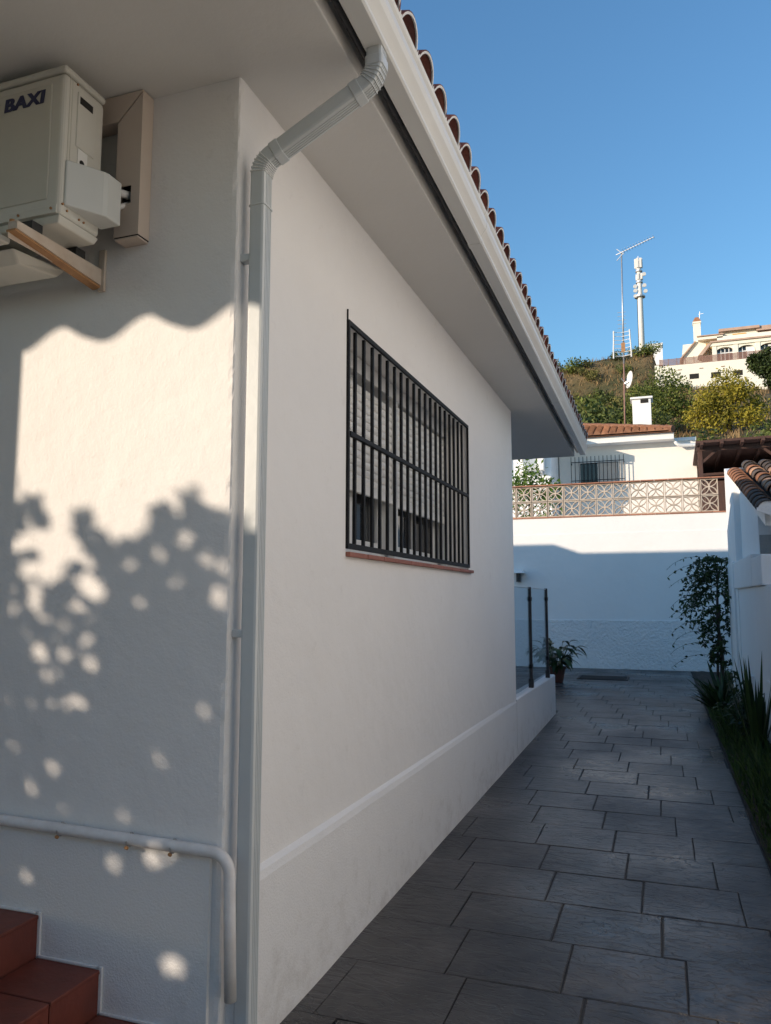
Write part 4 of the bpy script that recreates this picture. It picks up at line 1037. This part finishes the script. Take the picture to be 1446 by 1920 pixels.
MB().bar(p0 + Vector((.02, 0, .18)), p0 + Vector((.22, -.03, -.02)), .02).bar(p0 + Vector((.02, 0, -.18)), p0 + Vector((.22, -.03, .02)), .02).build('reflector', M['galv'], boom)
ga = MB()
for k in range(7):
    z = 8.42 + k * .12; ga.tube([(AXm - .24, AYm - .14, z), (AXm, AYm - .05, z), (AXm + .26, AYm - .14, z)], .009, 5)
for sx in (-.24, .26):
    ga.tube([(AXm + sx, AYm - .16, 8.34), (AXm + sx, AYm - .13, 8.6), (AXm + sx * .93, AYm - .13, 8.9), (AXm + sx * .9, AYm - .16, 9.18)], .022, 6)
ga.build('grid_antenna', M['tower_white'], am)
MB().box(AXm - .02, AXm + .09, AYm - .09, AYm - .03, 8.55, 8.82).build('junction_box', M['rust'], am)
for k in range(5): MB().bar((AXm - .1, AYm, 9.3 + k * .12), (AXm + .14, AYm, 9.3 + k * .12), .012).build('rung', M['galv'], am)
ds = MB(); dc = Vector((AXm + .17, AYm - .12, 7.68)); dn = Vector((-.80, -.40, .12)).normalized(); du = dn.cross(Vector((0, 0, 1))).normalized(); dv = du.cross(dn)
for j, (r, o_) in enumerate(((0.02, -.05), (.12, -.03), (.225, 0.0))):
    for k in range(16):
        a = 2 * math.pi * k / 16; ds.v.append(tuple(dc + (du * math.cos(a) + dv * math.sin(a) * 1.15) * r + dn * o_))
for j in range(2):
    for k in range(16): ds.f.append((j*16+k, j*16+(k+1) % 16, (j+1)*16+(k+1) % 16, (j+1)*16+k))
ds.f.append(tuple(range(16)))
ds.build('dish', M['tower_white'], am, smooth=True)
MB().bar(dc - dn * .06, (AXm + .02, AYm, 7.6), .03).bar(dc - dv * .25, dc + dn * .25, .015).build('dish_arm', M['galv'], am)

# pergola
pg = thing('pergola', (1.9, 20.6, GZ), 'dark brown timber pergola roof to the right of the cottage', 'pergola')
MB().hexa([(.92, 19.9, 5.06), (5, 19.9, 5.12), (5, 23.4, 4.75), (.92, 23.4, 4.72), (.92, 19.9, 5.12), (5, 19.9, 5.18), (5, 23.4, 4.81), (.92, 23.4, 4.78)]).build('roof_boards', M['wood'], pg)
MB().box(.95, 5, 20.2, 20.32, 4.92, 5.03).box(.95, 5, 23.0, 23.12, 4.58, 4.70).build('beam', M['wood'], pg)
for i in range(9): MB().bar((1.05 + i * .45, 19.82, 5.045 + i * .0065), (1.05 + i * .45, 23.4, 4.69), .07, .09).build('rafter', M['wood'], pg)
for xx, yy in ((1.02, 20.26), (4.2, 20.26), (1.02, 23.06), (4.2, 23.06)): MB().box(xx - .05, xx + .05, yy - .05, yy + .05, GZ, 4.95 if yy < 21 else 4.58).build('post', M['wood'], pg)
MB().bar((1.02, 20.26, 4.60), (1.42, 20.26, 4.95), .06).build('brace', M['wood'], pg)
MB().bar((2.75, 20.26, 4.65), (2.35, 20.26, 4.98), .06).build('brace', M['wood'], pg)
sh = thing('shed', (2.6, 21.4, GZ), 'dark timber shed with low roof under the pergola', 'shed')
MB().box(1.16, 5, 21.2, 23.5, GZ - .3, 4.30).build('wall', M['wood'], sh)
MB().hexa([(1.10, 21.0, 4.42), (5, 21.0, 4.50), (5, 23.6, 4.34), (1.1, 23.6, 4.301), (1.10, 21.0, 4.48), (5, 21.0, 4.56), (5, 23.6, 4.40), (1.1, 23.6, 4.36)]).build('roof', M['wood'], sh)
# bright shrub behind the wall
def crown(m, c, rad, n, L, w):
    for _ in range(n):
        d = rvec(); r = random.random() ** .45
        simple_leaf(m, Vector((c[0] + d.x * rad[0] * r, c[1] + d.y * rad[1] * r, c[2] + d.z * rad[2] * r)), L * random.uniform(.6, 1.2), w * random.uniform(.6, 1.2))
bs = thing('shrub', (-2.75, 17.6, GZ), 'bright green shrub showing over the pierced wall beneath the eaves', 'shrub')
m = MB()
for c, r in (((-2.78, 17.6, 4.02), (.42, .4, .55)), ((-2.98, 17.6, 3.8), (.4, .4, .4)), ((-2.35, 17.6, 3.72), (.32, .3, .35)), ((-2.66, 17.5, 3.2), (.7, .4, .6))): crown(m, c, r, 420, .12, .05)
m.build('foliage', M['leaf_bright'], bs, raw=True)
MB().tube([(-2.75, 17.6, GZ), (-2.78, 17.6, 3.9)], [.05, .02], 7).build('stem', M['bark'], bs)

# ------------------------------------------------------------------ hill: shrubs, trees, villa, tower
def bush_mesh(name, mat, blobs, n, L, w):
    m = MB()
    for c, r in blobs: crown(m, c, r, int(n * r[0] * r[1] * r[2] + n * .3), L, w)
    return m.raw(name, M[mat])
def rblobs(k, spread, rmin, rmax, h=.6):
    return [((random.uniform(-spread, spread), random.uniform(-spread, spread), random.uniform(.1, h)), (random.uniform(rmin, rmax), random.uniform(rmin, rmax), random.uniform(rmin, rmax) * .8)) for _ in range(k)]
BM = {}
for kind, mat in (('green', 'leaf_green'), ('dark', 'leaf_dark'), ('olive', 'leaf_olive'), ('yellow', 'leaf_yellow')):
    BM[kind] = [bush_mesh('foliage', mat, rblobs(6, .7, .35, .75, .9), 150, .26, .12) for _ in range(3)]
stem_me = MB().tube([(0, 0, -.6), (.05, 0, .5)], [.09, .04], 6).mesh('stem', M['bark'])
def bush(x, yy, s, kind, label, group, name='shrub', cat='shrub', zoff=0, stretch=1.0):
    z = hill_z(x, yy) + zoff
    t_ = thing(name, (x, yy, z), label, cat, group); t_.scale = (s, s, s * stretch); t_.rotation_euler = (0, 0, random.uniform(0, 6.28))
    for me in (random.choice(BM[kind]), stem_me):
        o = bpy.data.objects.new(me.name, me); col.objects.link(o); o.parent = t_
    return t_
def at(px_, yy, py=740): return pic(px_, py, yy)[0]
rnd = random.Random(11)
spec = {'green': 'mid green', 'dark': 'dark green', 'olive': 'dry olive', 'yellow': 'yellowish'}
ORD = ['first', 'second', 'third', 'fourth', 'fifth', 'sixth', 'seventh', 'eighth', 'ninth', 'tenth', 'eleventh', 'twelfth', 'thirteenth', 'fourteenth', 'fifteenth', 'sixteenth', 'seventeenth', 'eighteenth']
def region(px0, px1, y0, y1, n, kinds, smin, smax, where):
    made = {}
    for i in range(n):
        yy = rnd.uniform(y0, y1); xx = at(rnd.uniform(px0, px1), yy); kd = rnd.choice(kinds)
        o = bush(xx, yy, rnd.uniform(smin, smax), kd, '', 'shrubs on the hillside'); made.setdefault(kd, []).append((xx / yy, o))
    for kd, lst in made.items():
        lst.sort(key=lambda q: q[0])
        for k, (_, o) in enumerate(lst):
            o['label'] = ('%s shrub %s, %s from the left' % (spec[kd], where, ORD[k])) if len(lst) > 1 else 'the only %s shrub %s' % (spec[kd], where)
region(1035, 1150, 60, 100, 26, ['dark', 'dark', 'green', 'olive'], 1.7, 3.2, 'on the slope between roof tiles and mast')
region(1040, 1165, 100, 126, 20, ['olive', 'dark', 'olive', 'green'], 1.1, 2.1, 'near the hill crest left of the mast')
region(1165, 1235, 100, 126, 16, ['olive', 'green', 'green'], 1.1, 2.0, 'near the hill crest below the phone tower')
region(1090, 1230, 56, 96, 17, ['olive', 'green', 'green'], 1.0, 1.9, 'low on the slope behind the cottage chimney')
region(1250, 1446, 50, 62, 13, ['olive', 'green', 'dark'], 1.0, 1.5, 'at the hill foot above the pergola')
region(1240, 1290, 108, 116, 5, ['dark', 'olive'], 1.0, 1.6, 'along the foot of the retaining wall')
bush(at(1212, 124), 124, 1.8, 'green', 'rounded green shrub on the crest beside the tower foot', 'shrubs on the hillside')
# dry grass
dg2 = MB()
for i in range(5200):
    yy = rnd.uniform(52, 126); xx = at(rnd.uniform(1030, 1300) if i % 3 else rnd.uniform(1030, 1446), yy)
    if xx > .2 and yy > 113: continue
    z = hill_z(xx, yy); h = rnd.uniform(.35, .95)
    for _ in range(3):
        d = Vector((rnd.uniform(-.5, .5), rnd.uniform(-.5, .5), 1)).normalized(); s_ = Vector((rnd.uniform(-1, 1), rnd.uniform(-1, 1), 0)).normalized() * .07
        p = Vector((xx + rnd.uniform(-.3, .3), yy + rnd.uniform(-.3, .3), z - .1)); b = len(dg2.v)
        dg2.v += [tuple(p - s_), tuple(p + s_), tuple(p + d * h)]; dg2.f.append((b, b+1, b+2))
o = dg2.build('dry_grass', M['straw'], raw=True); tag(o, 'dry straw coloured grass covering the hillside', kind='stuff')
def tree(name, xx, yy, blobs, mat, n, L, w, label, trunk_h, cat='tree', limbs=()):
    z = hill_z(xx, yy); t_ = thing(name, (xx, yy, z), label, cat)
    m = MB()
    for c, r in blobs: crown(m, (c[0] + xx, c[1] + yy, c[2] + z), r, n, L, w)
    m.build('crown', M[mat], t_, raw=True)
    tm = MB().tube([(xx, yy, z - .5), (xx + .1, yy, z + trunk_h * .6), (xx, yy, z + trunk_h)], [.28, .2, .1], 8)
    for c, r in blobs: tm.tube([(xx + .05, yy, z + trunk_h * .5), (xx + c[0] * .6, yy + c[1] * .6, z + (c[2] + trunk_h * .5) / 2), (xx + c[0], yy + c[1], z + c[2])], [.12, .08, .03], 6)
    tm.build('trunk', M['bark'], t_, smooth=True)
xg = at(1240, 72)
tree('green_tree', xg, 72, [((-1.6, 0, 3.4), (1.7, 1.6, 1.5)), ((.2, 0, 4.6), (1.7, 1.6, 1.5)), ((1.4, 0, 3.4), (1.5, 1.6, 1.8)), ((1.9, -.5, 1.7), (1.1, 1.2, 1.3)), ((-2.4, .5, 2.0), (1.3, 1.2, 1.2)), ((.6, -.8, 2.4), (1.5, 1.2, 1.4)), ((-.6, -.8, 1.6), (1.6, 1.2, 1.2))], 'leaf_green', 760, .30, .15, 'rounded green tree on the slope right behind the cottage chimney', 3.2)
xd = at(1225, 58)
tree('green_tree', xd, 62, [((.2, 0, 2.6), (1.0, 1, 1.2)), ((1.0, 0, 1.8), (.9, 1, 1.1)), ((-.5, 0, 1.5), (.9, 1, .9))], 'leaf_dark', 420, .26, .12, 'smaller dark tree just right of the cottage chimney', 2.0)
xy_ = at(1362, 70)
tree('yellow_tree', xy_, 70, [((0, 0, 4.6), (1.4, 1.4, 1.2)), ((-1.3, 0, 3.3), (1.4, 1.3, 1.2)), ((1.3, .2, 3.4), (1.4, 1.3, 1.3)), ((-2.3, 0, 1.7), (1.3, 1.2, 1.1)), ((0, -.6, 2.5), (1.5, 1.2, 1.3)), ((2.3, .3, 2.0), (1.2, 1.2, 1.2)), ((-1.6, -.9, 2.6), (1.2, 1.0, 1.0)), ((.9, -1.0, 3.6), (1.3, 1.0, 1.0)), ((-.8, -.6, 1.1), (1.6, 1.2, 1.0)), ((1.5, -.7, 1.2), (1.3, 1.1, 1.0))], 'leaf_yellow', 720, .30, .14, 'yellowish green tree below the white retaining wall', 3.0)
xk = at(1443, 104)
tree('dark_pine', xk, 104, [((0.3, 0, 4.70), (1.4, 1.5, 1.3)), ((-1.0, 0, 3.90), (1.4, 1.4, 1.2)), ((1.6, 0, 4.10), (1.7, 1.6, 1.6)), ((0, -.6, 3.10), (1.7, 1.4, 1.3)), ((-1.5, -.3, 4.40), (.8, 1, .6)), ((1.8, -.2, 2.70), (2.0, 1.4, 1.5)), ((3.2, 0, 3.50), (1.8, 1.6, 2.0)), ((1.0, -.5, 1.50), (1.7, 1.4, 1.2))], 'leaf_pine', 1500, .42, .2, 'dark bushy pine in front of the villa at the right edge', 4.0)

# villa on the hill with retaining wall
VY = 116.0; s_ = VY / 60.0
def vx(x60, yy=VY): return x60 * yy / 60.0
def vz_(z60, yy=VY): return 1.3 + (z60 - 1.3) * yy / 60.0
RT = pic(1233, 688, VY)[1]; RF = pic(1233, 675, VY)[1]
rt = thing('retaining_wall', (8, VY, 30), 'tall cream retaining wall with three small vents below the villa', 'wall')
MB().box(.35, 26, VY, VY + .5, 24, RT).build('body', M['villa'], rt, bevel=.03)
MB().box(.30, .9, VY - .06, VY - .001, 24, RT + .2).build('pier', M['villa'], rt)
MB().box(.9, 26, VY - .09, VY - .001, 30.6, 30.8).build('string_course', M['villa'], rt)
for xv, zv in ((vx(2.40), pic(1300, 706, VY)[1]), (vx(3.88), pic(1340, 703, VY)[1]), (vx(5.35), pic(1387, 699, VY)[1])):
    MB().box(xv + .3, xv + 1.55, VY - .02, VY - .0005, zv - .35, zv + .40).build('vent', M['void'], rt)
    MB().box(xv - 1.2, xv - .7, VY - .05, VY - .0005, zv + 1.1, zv + 1.2).build('spout', M['fence'], rt)
fn = thing('fence', (8, VY + .2, 36), 'reddish slatted fence along the top of the cream retaining wall', 'fence')
for i in range(13): MB().box(1.0 + i * 1.15, 1.08 + i * 1.15, VY + .18, VY + .26, RT, RF + .08).build('post', M['fence'], fn)
for k in range(6): MB().box(.95, 14.9, VY + .19, VY + .22, RT + .06 + k * (RF - RT) / 6, RT + .06 + (k + .68) * (RF - RT) / 6).build('slat', M['fence'], fn)

vl_ = thing('villa', (12, 124, 36), 'cream villa with arched glazed veranda and red tiled roofs on the hilltop', 'house')
HY = 122.0
def hx(x60): return x60 * HY / 60.0
def hz(z60): return 1.3 + (z60 - 1.3) * HY / 60.0
FZ = RT - .1
# main block with gable to the left
MB().box(hx(2.25), 27, HY + 3, HY + 14, FZ, 40.6).build('wall', M['villa'], vl_)
prismY([(hx(2.2), 37.2), (hx(2.9), 37.2), (hx(3.6), 40.7), (hx(3.6), 42.0), (hx(2.9), 40.6)][:0] or [(hx(2.25), FZ), (hx(4.6), FZ), (hx(4.6), 41.3), (hx(3.7), 41.3), (hx(3.1), 40.6), (hx(2.25), 38.6)], HY + 2.2, HY + 2.999).build('gable_wall', M['villa'], vl_)
MB().hexa([(hx(2.0), HY + 1.8, 37.9), (hx(3.12), HY + 1.8, 40.5), (hx(3.12), HY + 14, 40.5), (hx(2.0), HY + 14, 37.9), (hx(1.98), HY + 1.8, 38.12), (hx(3.1), HY + 1.8, 40.72), (hx(3.1), HY + 14, 40.72), (hx(1.98), HY + 14, 38.12)]).build('barge_roof', M['roof_pink'], vl_)
MB().box(hx(3.3), hx(5.0), HY + 1.2, HY + 3, 40.55, 41.0).build('eave', M['villa'], vl_)
MB().hexa([(hx(3.2), HY + 1.0, 41.0), (hx(5.05), HY + 1.0, 41.0), (hx(5.05), HY + 6, 42.3), (hx(3.4), HY + 6, 42.3), (hx(3.2), HY + 1.0, 41.15), (hx(5.05), HY + 1.0, 41.15), (hx(5.05), HY + 6, 42.45), (hx(3.4), HY + 6, 42.45)]).build('roof', M['roof_pink'], vl_)
MB().box(hx(4.95), hx(7.4), HY + 2, HY + 8, 40.6, 42.0).build('dormer_wall', M['villa'], vl_)
MB().hexa([(hx(4.75), HY + 1.3, 41.55), (hx(7.5), HY + 1.3, 41.55), (hx(7.4), HY + 6, 42.6), (hx(4.9), HY + 6, 42.6), (hx(4.75), HY + 1.3, 41.95), (hx(7.5), HY + 1.3, 41.95), (hx(7.4), HY + 6, 42.95), (hx(4.9), HY + 6, 42.95)]).build('roof', M['roof_pink'], vl_)
MB().box(hx(7.3), hx(12), HY + 1.6, HY + 8, 41.2, 41.9).build('roof', M['roof_pink'], vl_)
MB().box(hx(5.7), hx(6.6), HY + 1.9, HY + 1.998, 40.75, 41.15).build('window', M['villa_trim'], vl_)
MB().box(hx(3.85), hx(4.25), HY + 2.0, HY + 2.19, 39.2, 40.1).build('window', M['villa_trim'], vl_)
chv = MB().box(hx(3.05), hx(3.55), HY + 2.6, HY + 3.8, 38.0, 43.7).build('chimney', M['villa'], vl_)
MB().box(hx(3.0), hx(3.6), HY + 2.5, HY + 3.9, 43.701, 43.95).build('cap', M['villa'], chv)
prismY([(hx(3.0), 43.951), (hx(3.6), 43.951), (hx(3.42), 44.6), (hx(3.18), 44.6)], HY + 2.5, HY + 3.9).build('chimney_roof', M['terracotta_old'], chv)
MB().tube([(hx(3.5), HY + 3, 43.9), (hx(3.55), HY + 3, 45.6)], .05, 6).bar((hx(3.45), HY + 3, 45.2), (hx(3.8), HY + 2.8, 45.2), .06).build('aerial', M['galv'], chv)
# veranda
MB().hexa([(hx(4.05), HY - .6, 39.35), (hx(12), HY - .6, 39.35), (hx(12), HY + 2.9, 40.3), (hx(4.45), HY + 2.9, 40.3), (hx(4.05), HY - .6, 39.6), (hx(12), HY - .6, 39.6), (hx(12), HY + 2.9, 40.55), (hx(4.45), HY + 2.9, 40.55)]).build('veranda_roof', M['roof_pink'], vl_)
MB().box(hx(4.0), hx(12), HY - .4, HY + .2, 38.85, 39.34).build('veranda_beam', M['villa'], vl_)
MB().hexa([(hx(3.2), HY - .5, 37.6), (hx(3.5), HY - .5, 37.6), (hx(4.15), HY - .5, 39.3), (hx(3.9), HY - .5, 39.3), (hx(3.2), HY + 2, 37.6), (hx(3.5), HY + 2, 37.6), (hx(4.15), HY + 2, 39.3), (hx(3.9), HY + 2, 39.3)]).build('stair_roof', M['roof_pink'], vl_)
PXS = [4.18, 5.62, 7.08, 8.6]
for xp in PXS: MB().box(hx(xp), hx(xp) + .6, HY - .3, HY + .15, FZ, 38.849).build('pillar', M['villa'], vl_)
for i, xp in enumerate(PXS[:-1]):
    xa, xb = hx(xp) + .6, hx(PXS[i+1]); pts = [(xa, 38.848)]
    for k in range(13):
        a = math.pi * k / 12; pts.append(((xa + xb) / 2 - (xb - xa) / 2 * math.cos(a), 38.0 + .6 * math.sin(a)))
    pts.append((xb, 38.848))
    m = MB(); n_ = len(pts); 
    for yy_ in (HY - .2, HY + .05): m.v += [(x_, yy_, z_) for x_, z_ in pts] + [(x_, yy_, 38.848) for x_, z_ in pts]
    for kx in range(n_ - 1):
        m.f += [(kx, kx+1, n_+kx+1, n_+kx), (2*n_+kx, 2*n_+kx+1, 3*n_+kx+1, 3*n_+kx), (kx, kx+1, 2*n_+kx+1, 2*n_+kx)]
    m.build('arch', M['villa_trim' if False else 'villa'], vl_)
    w_ = MB().box(xa + .02, xb - .02, HY + .3, HY + .36, FZ + .4, 38.5).build('window', M['glass_dark'], vl_)
    nn = 4
    for k in range(nn + 1):
        xm = xa + .06 + (xb - xa - .12) * k / nn; MB().box(xm - .06, xm + .06, HY + .2, HY + .299, FZ + .4, 38.5).build('mullion', M['window_white'], w_)
    MB().box(xa + .02, xb - .02, HY + .22, HY + .298, 37.75, 37.9).build('transom', M['window_white'], w_)
    MB().box(xa + .02, xb - .02, HY - .1, HY + .2, FZ, FZ + .42).build('sill_wall', M['villa'], w_)
    if i > 0: MB().box(xa + 1.1, xb - .1, HY + .1, HY + .19, FZ + .45, 38.4).build('blind', M['shutter'], w_)
MB().box(hx(4.6), hx(12), HY + 1.2, HY + 1.4, 40.1, 40.75).build('terrace_parapet', M['villa'], vl_)

# phone tower
TY = 172.0; tx = at(1202, TY, 600)
tw = thing('phone_tower', (tx, TY, 38), 'white phone tower with stacked antenna panels standing on the hill', 'tower')
tz = lambda py: pic(1200, py, TY)[1]
MB().tube([(tx, TY, 36), (tx, TY, tz(560)), (tx - .1, TY, tz(492))], [.72, .56, .42], 14).build('pole', M['tower_white'], tw, smooth=True)
MB().tube([(tx - .75, TY - .1, 38), (tx - .62, TY - .1, tz(560))], .07, 6).build('cable_run', M['iron'], tw)
for k, (py, r) in enumerate(((558, 1.15), (531, .75), (510, .75))):
    MB().tube([(tx - .05, TY, tz(py)), (tx - .05, TY, tz(py) + .28)], r, 14).build('platform', M['galv'], tw)
for k in range(6):
    a = k * math.pi / 3 + .2; c = Vector((tx - .1 + .62 * math.cos(a), TY + .62 * math.sin(a), 0))
    MB().box(c.x - .26, c.x + .26, c.y - .1, c.y + .1, tz(503), tz(485)).build('antenna_panel', M['tower_white'], tw, bevel=.04)
for k in range(5):
    a = k * 1.25 + .5; c = Vector((tx + .6 * math.cos(a), TY + .6 * math.sin(a), 0)); z = tz(520)
    MB().box(c.x - .2, c.x + .2, c.y - .15, c.y + .15, z - .6, z + .7).build('radio_unit', M['tower_white'], tw)
for dx, py in ((-.95, 538), (-.95, 546), (-.95, 556), (.95, 538), (1.15, 549), (.95, 517)):
    c = Vector((tx + dx, TY - .5, tz(py))); MB().tube([c, c + Vector((.05, -.25, 0))], .42, 14).build('drum_antenna', M['tower_white'], tw, smooth=False)
MB().tube([(tx - .1, TY, tz(492)), (tx - .1, TY, tz(480))], .06, 6).build('lightning_rod', M['galv'], tw)
ht = thing('equipment_hut', (at(1228, 150), 150, 40), 'small white flat roofed hut on the crest beside the phone tower', 'hut')
hX, hZ = pic(1226, 649, 150)
MB().box(hX - 1.2, hX + 1.5, 149, 152, hZ - 4, hZ).build('wall', M['farwall'], ht)
MB().box(hX - 1.3, hX + 1.6, 148.9, 152.1, hZ + .001, hZ + .15).build('roof', M['white_paint'], ht)

# ------------------------------------------------------------------ tree behind the viewpoint that dapples the front wall
DY = 2.5
def wall_pt(px_, py): return pic(px_, py, WY)
# picture positions of the shade outline on the wall
outline = [(-60, 800), (0, 800), (30, 905), (50, 938), (70, 930), (85, 950), (100, 1000), (118, 998), (135, 985), (152, 968), (163, 955), (178, 975), (200, 985), (240, 992), (275, 975), (290, 950), (310, 952), (335, 965), (352, 925), (365, 922), (378, 950), (395, 955), (412, 978), (430, 965), (443, 975), (480, 985), (700, 1000), (1400, 1100)]
ow = [wall_pt(a, b) for a, b in outline]
def top_at(x):
    for (xa, za), (xb, zb0) in zip(ow, ow[1:]):
        if xa <= x <= xb: return za + (zb0 - za) * (x - xa) / (xb - xa)
    return ow[-1][1] if x > ow[-1][0] else ow[0][1]
holes = [(95, 1053, .034), (78, 1062, .02), (112, 1050, .024), (50, 1065, .018), (165, 1060, .012), (178, 1105, .017), (186, 1112, .016), (165, 1092, .016), (65, 1108, .014), (70, 1135, .010), (412, 1122, .018), (388, 1047, .010), (422, 1063, .012), (165, 1200, .009), (225, 1210, .008), (78, 1226, .013), (170, 1243, .014), (240, 1065, .007), (300, 1040, .008), (330, 1090, .006), (350, 1010, .012), (120, 1170, .006), (260, 1130, .006), (140, 1310, .006), (45, 1300, .007), (300, 1420, .005), (120, 1520, .006), (230, 1530, .006), (380, 1330, .005), (60, 1380, .006), (98, 1440, .010), (82, 1468, .013), (60, 1472, .011), (145, 1590, .011), (225, 1622, .012), (297, 1612, .014), (330, 1600, .010), (62, 1645, .008), (75, 1010, .030), (110, 1012, .034), (45, 1012, .018), (220, 1000, .020), (330, 1812, .015), (345, 1818, .010), (135, 1030, .024), (90, 1085, .012)]
hw = [(*wall_pt(a, b), r + .003) for a, b, r in holes]
dt = thing('shade_tree', (-4.4, -.6, 0), 'small leafy tree behind the viewpoint dappling the front wall with shade', 'tree')
m = MB(); rr2 = random.Random(5); cnt = 0
while cnt < 30000:
    wx = rr2.uniform(-2.3, .75) if cnt % 4 == 0 else rr2.uniform(-2.2, -.98); wz = rr2.uniform(-.3, 1.8)
    lift = rr2.uniform(-.3, .7); L = rr2.uniform(.035, .062); half = L * .5
    edge = top_at(wx) - wz + .05 * noise.noise((wx * 9, wz * 9, 3.3)) + .02
    if edge < 0: continue
    if edge < .075 and (edge / .075) ** 1.2 < .5 + .5 * noise.noise((wx * 26, wz * 26, 8.1)): continue
    if wx < -1.66 and wz > .95 and noise.noise((wx * 20, wz * 20, 1.1)) > .12: continue
    if any((wx - hx_) ** 2 + (wz - hz_) ** 2 < (r_ + half * .7) ** 2 for hx_, hz_, r_ in hw): continue
    d = DY + lift
    p = Vector((wx - KX * d, WY - d, wz + KZ * d)); dd = rvec(); s2 = dd.cross((sdir + rvec() * .7).normalized()).normalized(); b = len(m.v)
    # a leaf: six-sided blade about its centre
    m.v += [tuple(p - dd * L / 2), tuple(p - dd * L * .15 + s2 * L * .26), tuple(p + dd * L * .2 + s2 * L * .22), tuple(p + dd * L / 2), tuple(p + dd * L * .2 - s2 * L * .22), tuple(p - dd * L * .15 - s2 * L * .26)]
    m.f.append((b, b+1, b+2, b+3, b+4, b+5)); cnt += 1
for (tx_, ty_, bx_, by_) in ((356, 932, 366, 1000), (155, 962, 172, 1020), (64, 938, 80, 1000), (432, 968, 422, 1020)):
    (wa, za), (wb, zb2) = wall_pt(bx_, by_), wall_pt(tx_, ty_); lift = rr2.uniform(-.25, .35); d = DY + lift; pts = []
    for k in range(8):
        f = k / 7; wx, wz = wa + (wb - wa) * f, za + (zb2 - za) * f; pts.append(Vector((wx - KX * d, WY - d, wz + KZ * d)))
    m.tube(pts, .0022, 4, False)
    for k in range(1, 8):
        for sg in (-1, 1):
            ax_ = (pts[-1] - pts[0]).normalized(); sd_ = ax_.cross(sdir).normalized() * sg; ld = (ax_ * .7 + sd_ + rvec() * .3).normalized()
            leaf(m, pts[k], ld, sdir, rr2.uniform(.03, .045), .02, .1, 3, 0)
m.build('crown', M['leaf_green'], dt, raw=True)
MB().tube([(-4.4, -.6, -.05), (-4.45, -.58, 1.4), (-4.35, -.55, 2.4)], [.07, .055, .03], 8).tube([(-4.45, -.58, 1.3), (-4.9, -.6, 2.3)], [.04, .02], 6).build('trunk', M['bark'], dt, smooth=True)

# ------------------------------------------------------------------ unseen houses added round the viewpoint to close off sky and throw light back
nh = thing('added_bounce_house', (5, 0, 0), 'unseen white house added on the right to bounce sunlight', 'house')
MB().box(1.7, 9, .2, 6.6, -.02, 5.0).build('wall', M['farwall'], nh)
MB().box(1.6, 9.3, .0, 6.8, 5.001, 5.15).build('roof', M['terracotta_old'], nh)
for yy in (4.9,): MB().box(1.67, 1.699, yy, yy + 1.1, 1.1, 2.3).build('window', M['glass_dark'], nh)
bh = thing('added_blocker_house', (2, -8, 0), 'unseen house added behind the viewpoint to block sky light', 'house')
MB().box(-5.0, 5.0, -11, -6.2, -.02, 6.2).build('wall', M['breeze'], bh)
MB().box(-5.2, 5.35, -11.3, -5.9, 6.201, 6.35).build('roof', M['terracotta_old'], bh)
for xx in (-2.6, 0.4): MB().box(xx, xx + 1.1, -6.199, -6.17, 1.1, 2.3).box(xx, xx + 1.1, -6.199, -6.17, 3.9, 5.1).build('window', M['glass_dark'], bh)
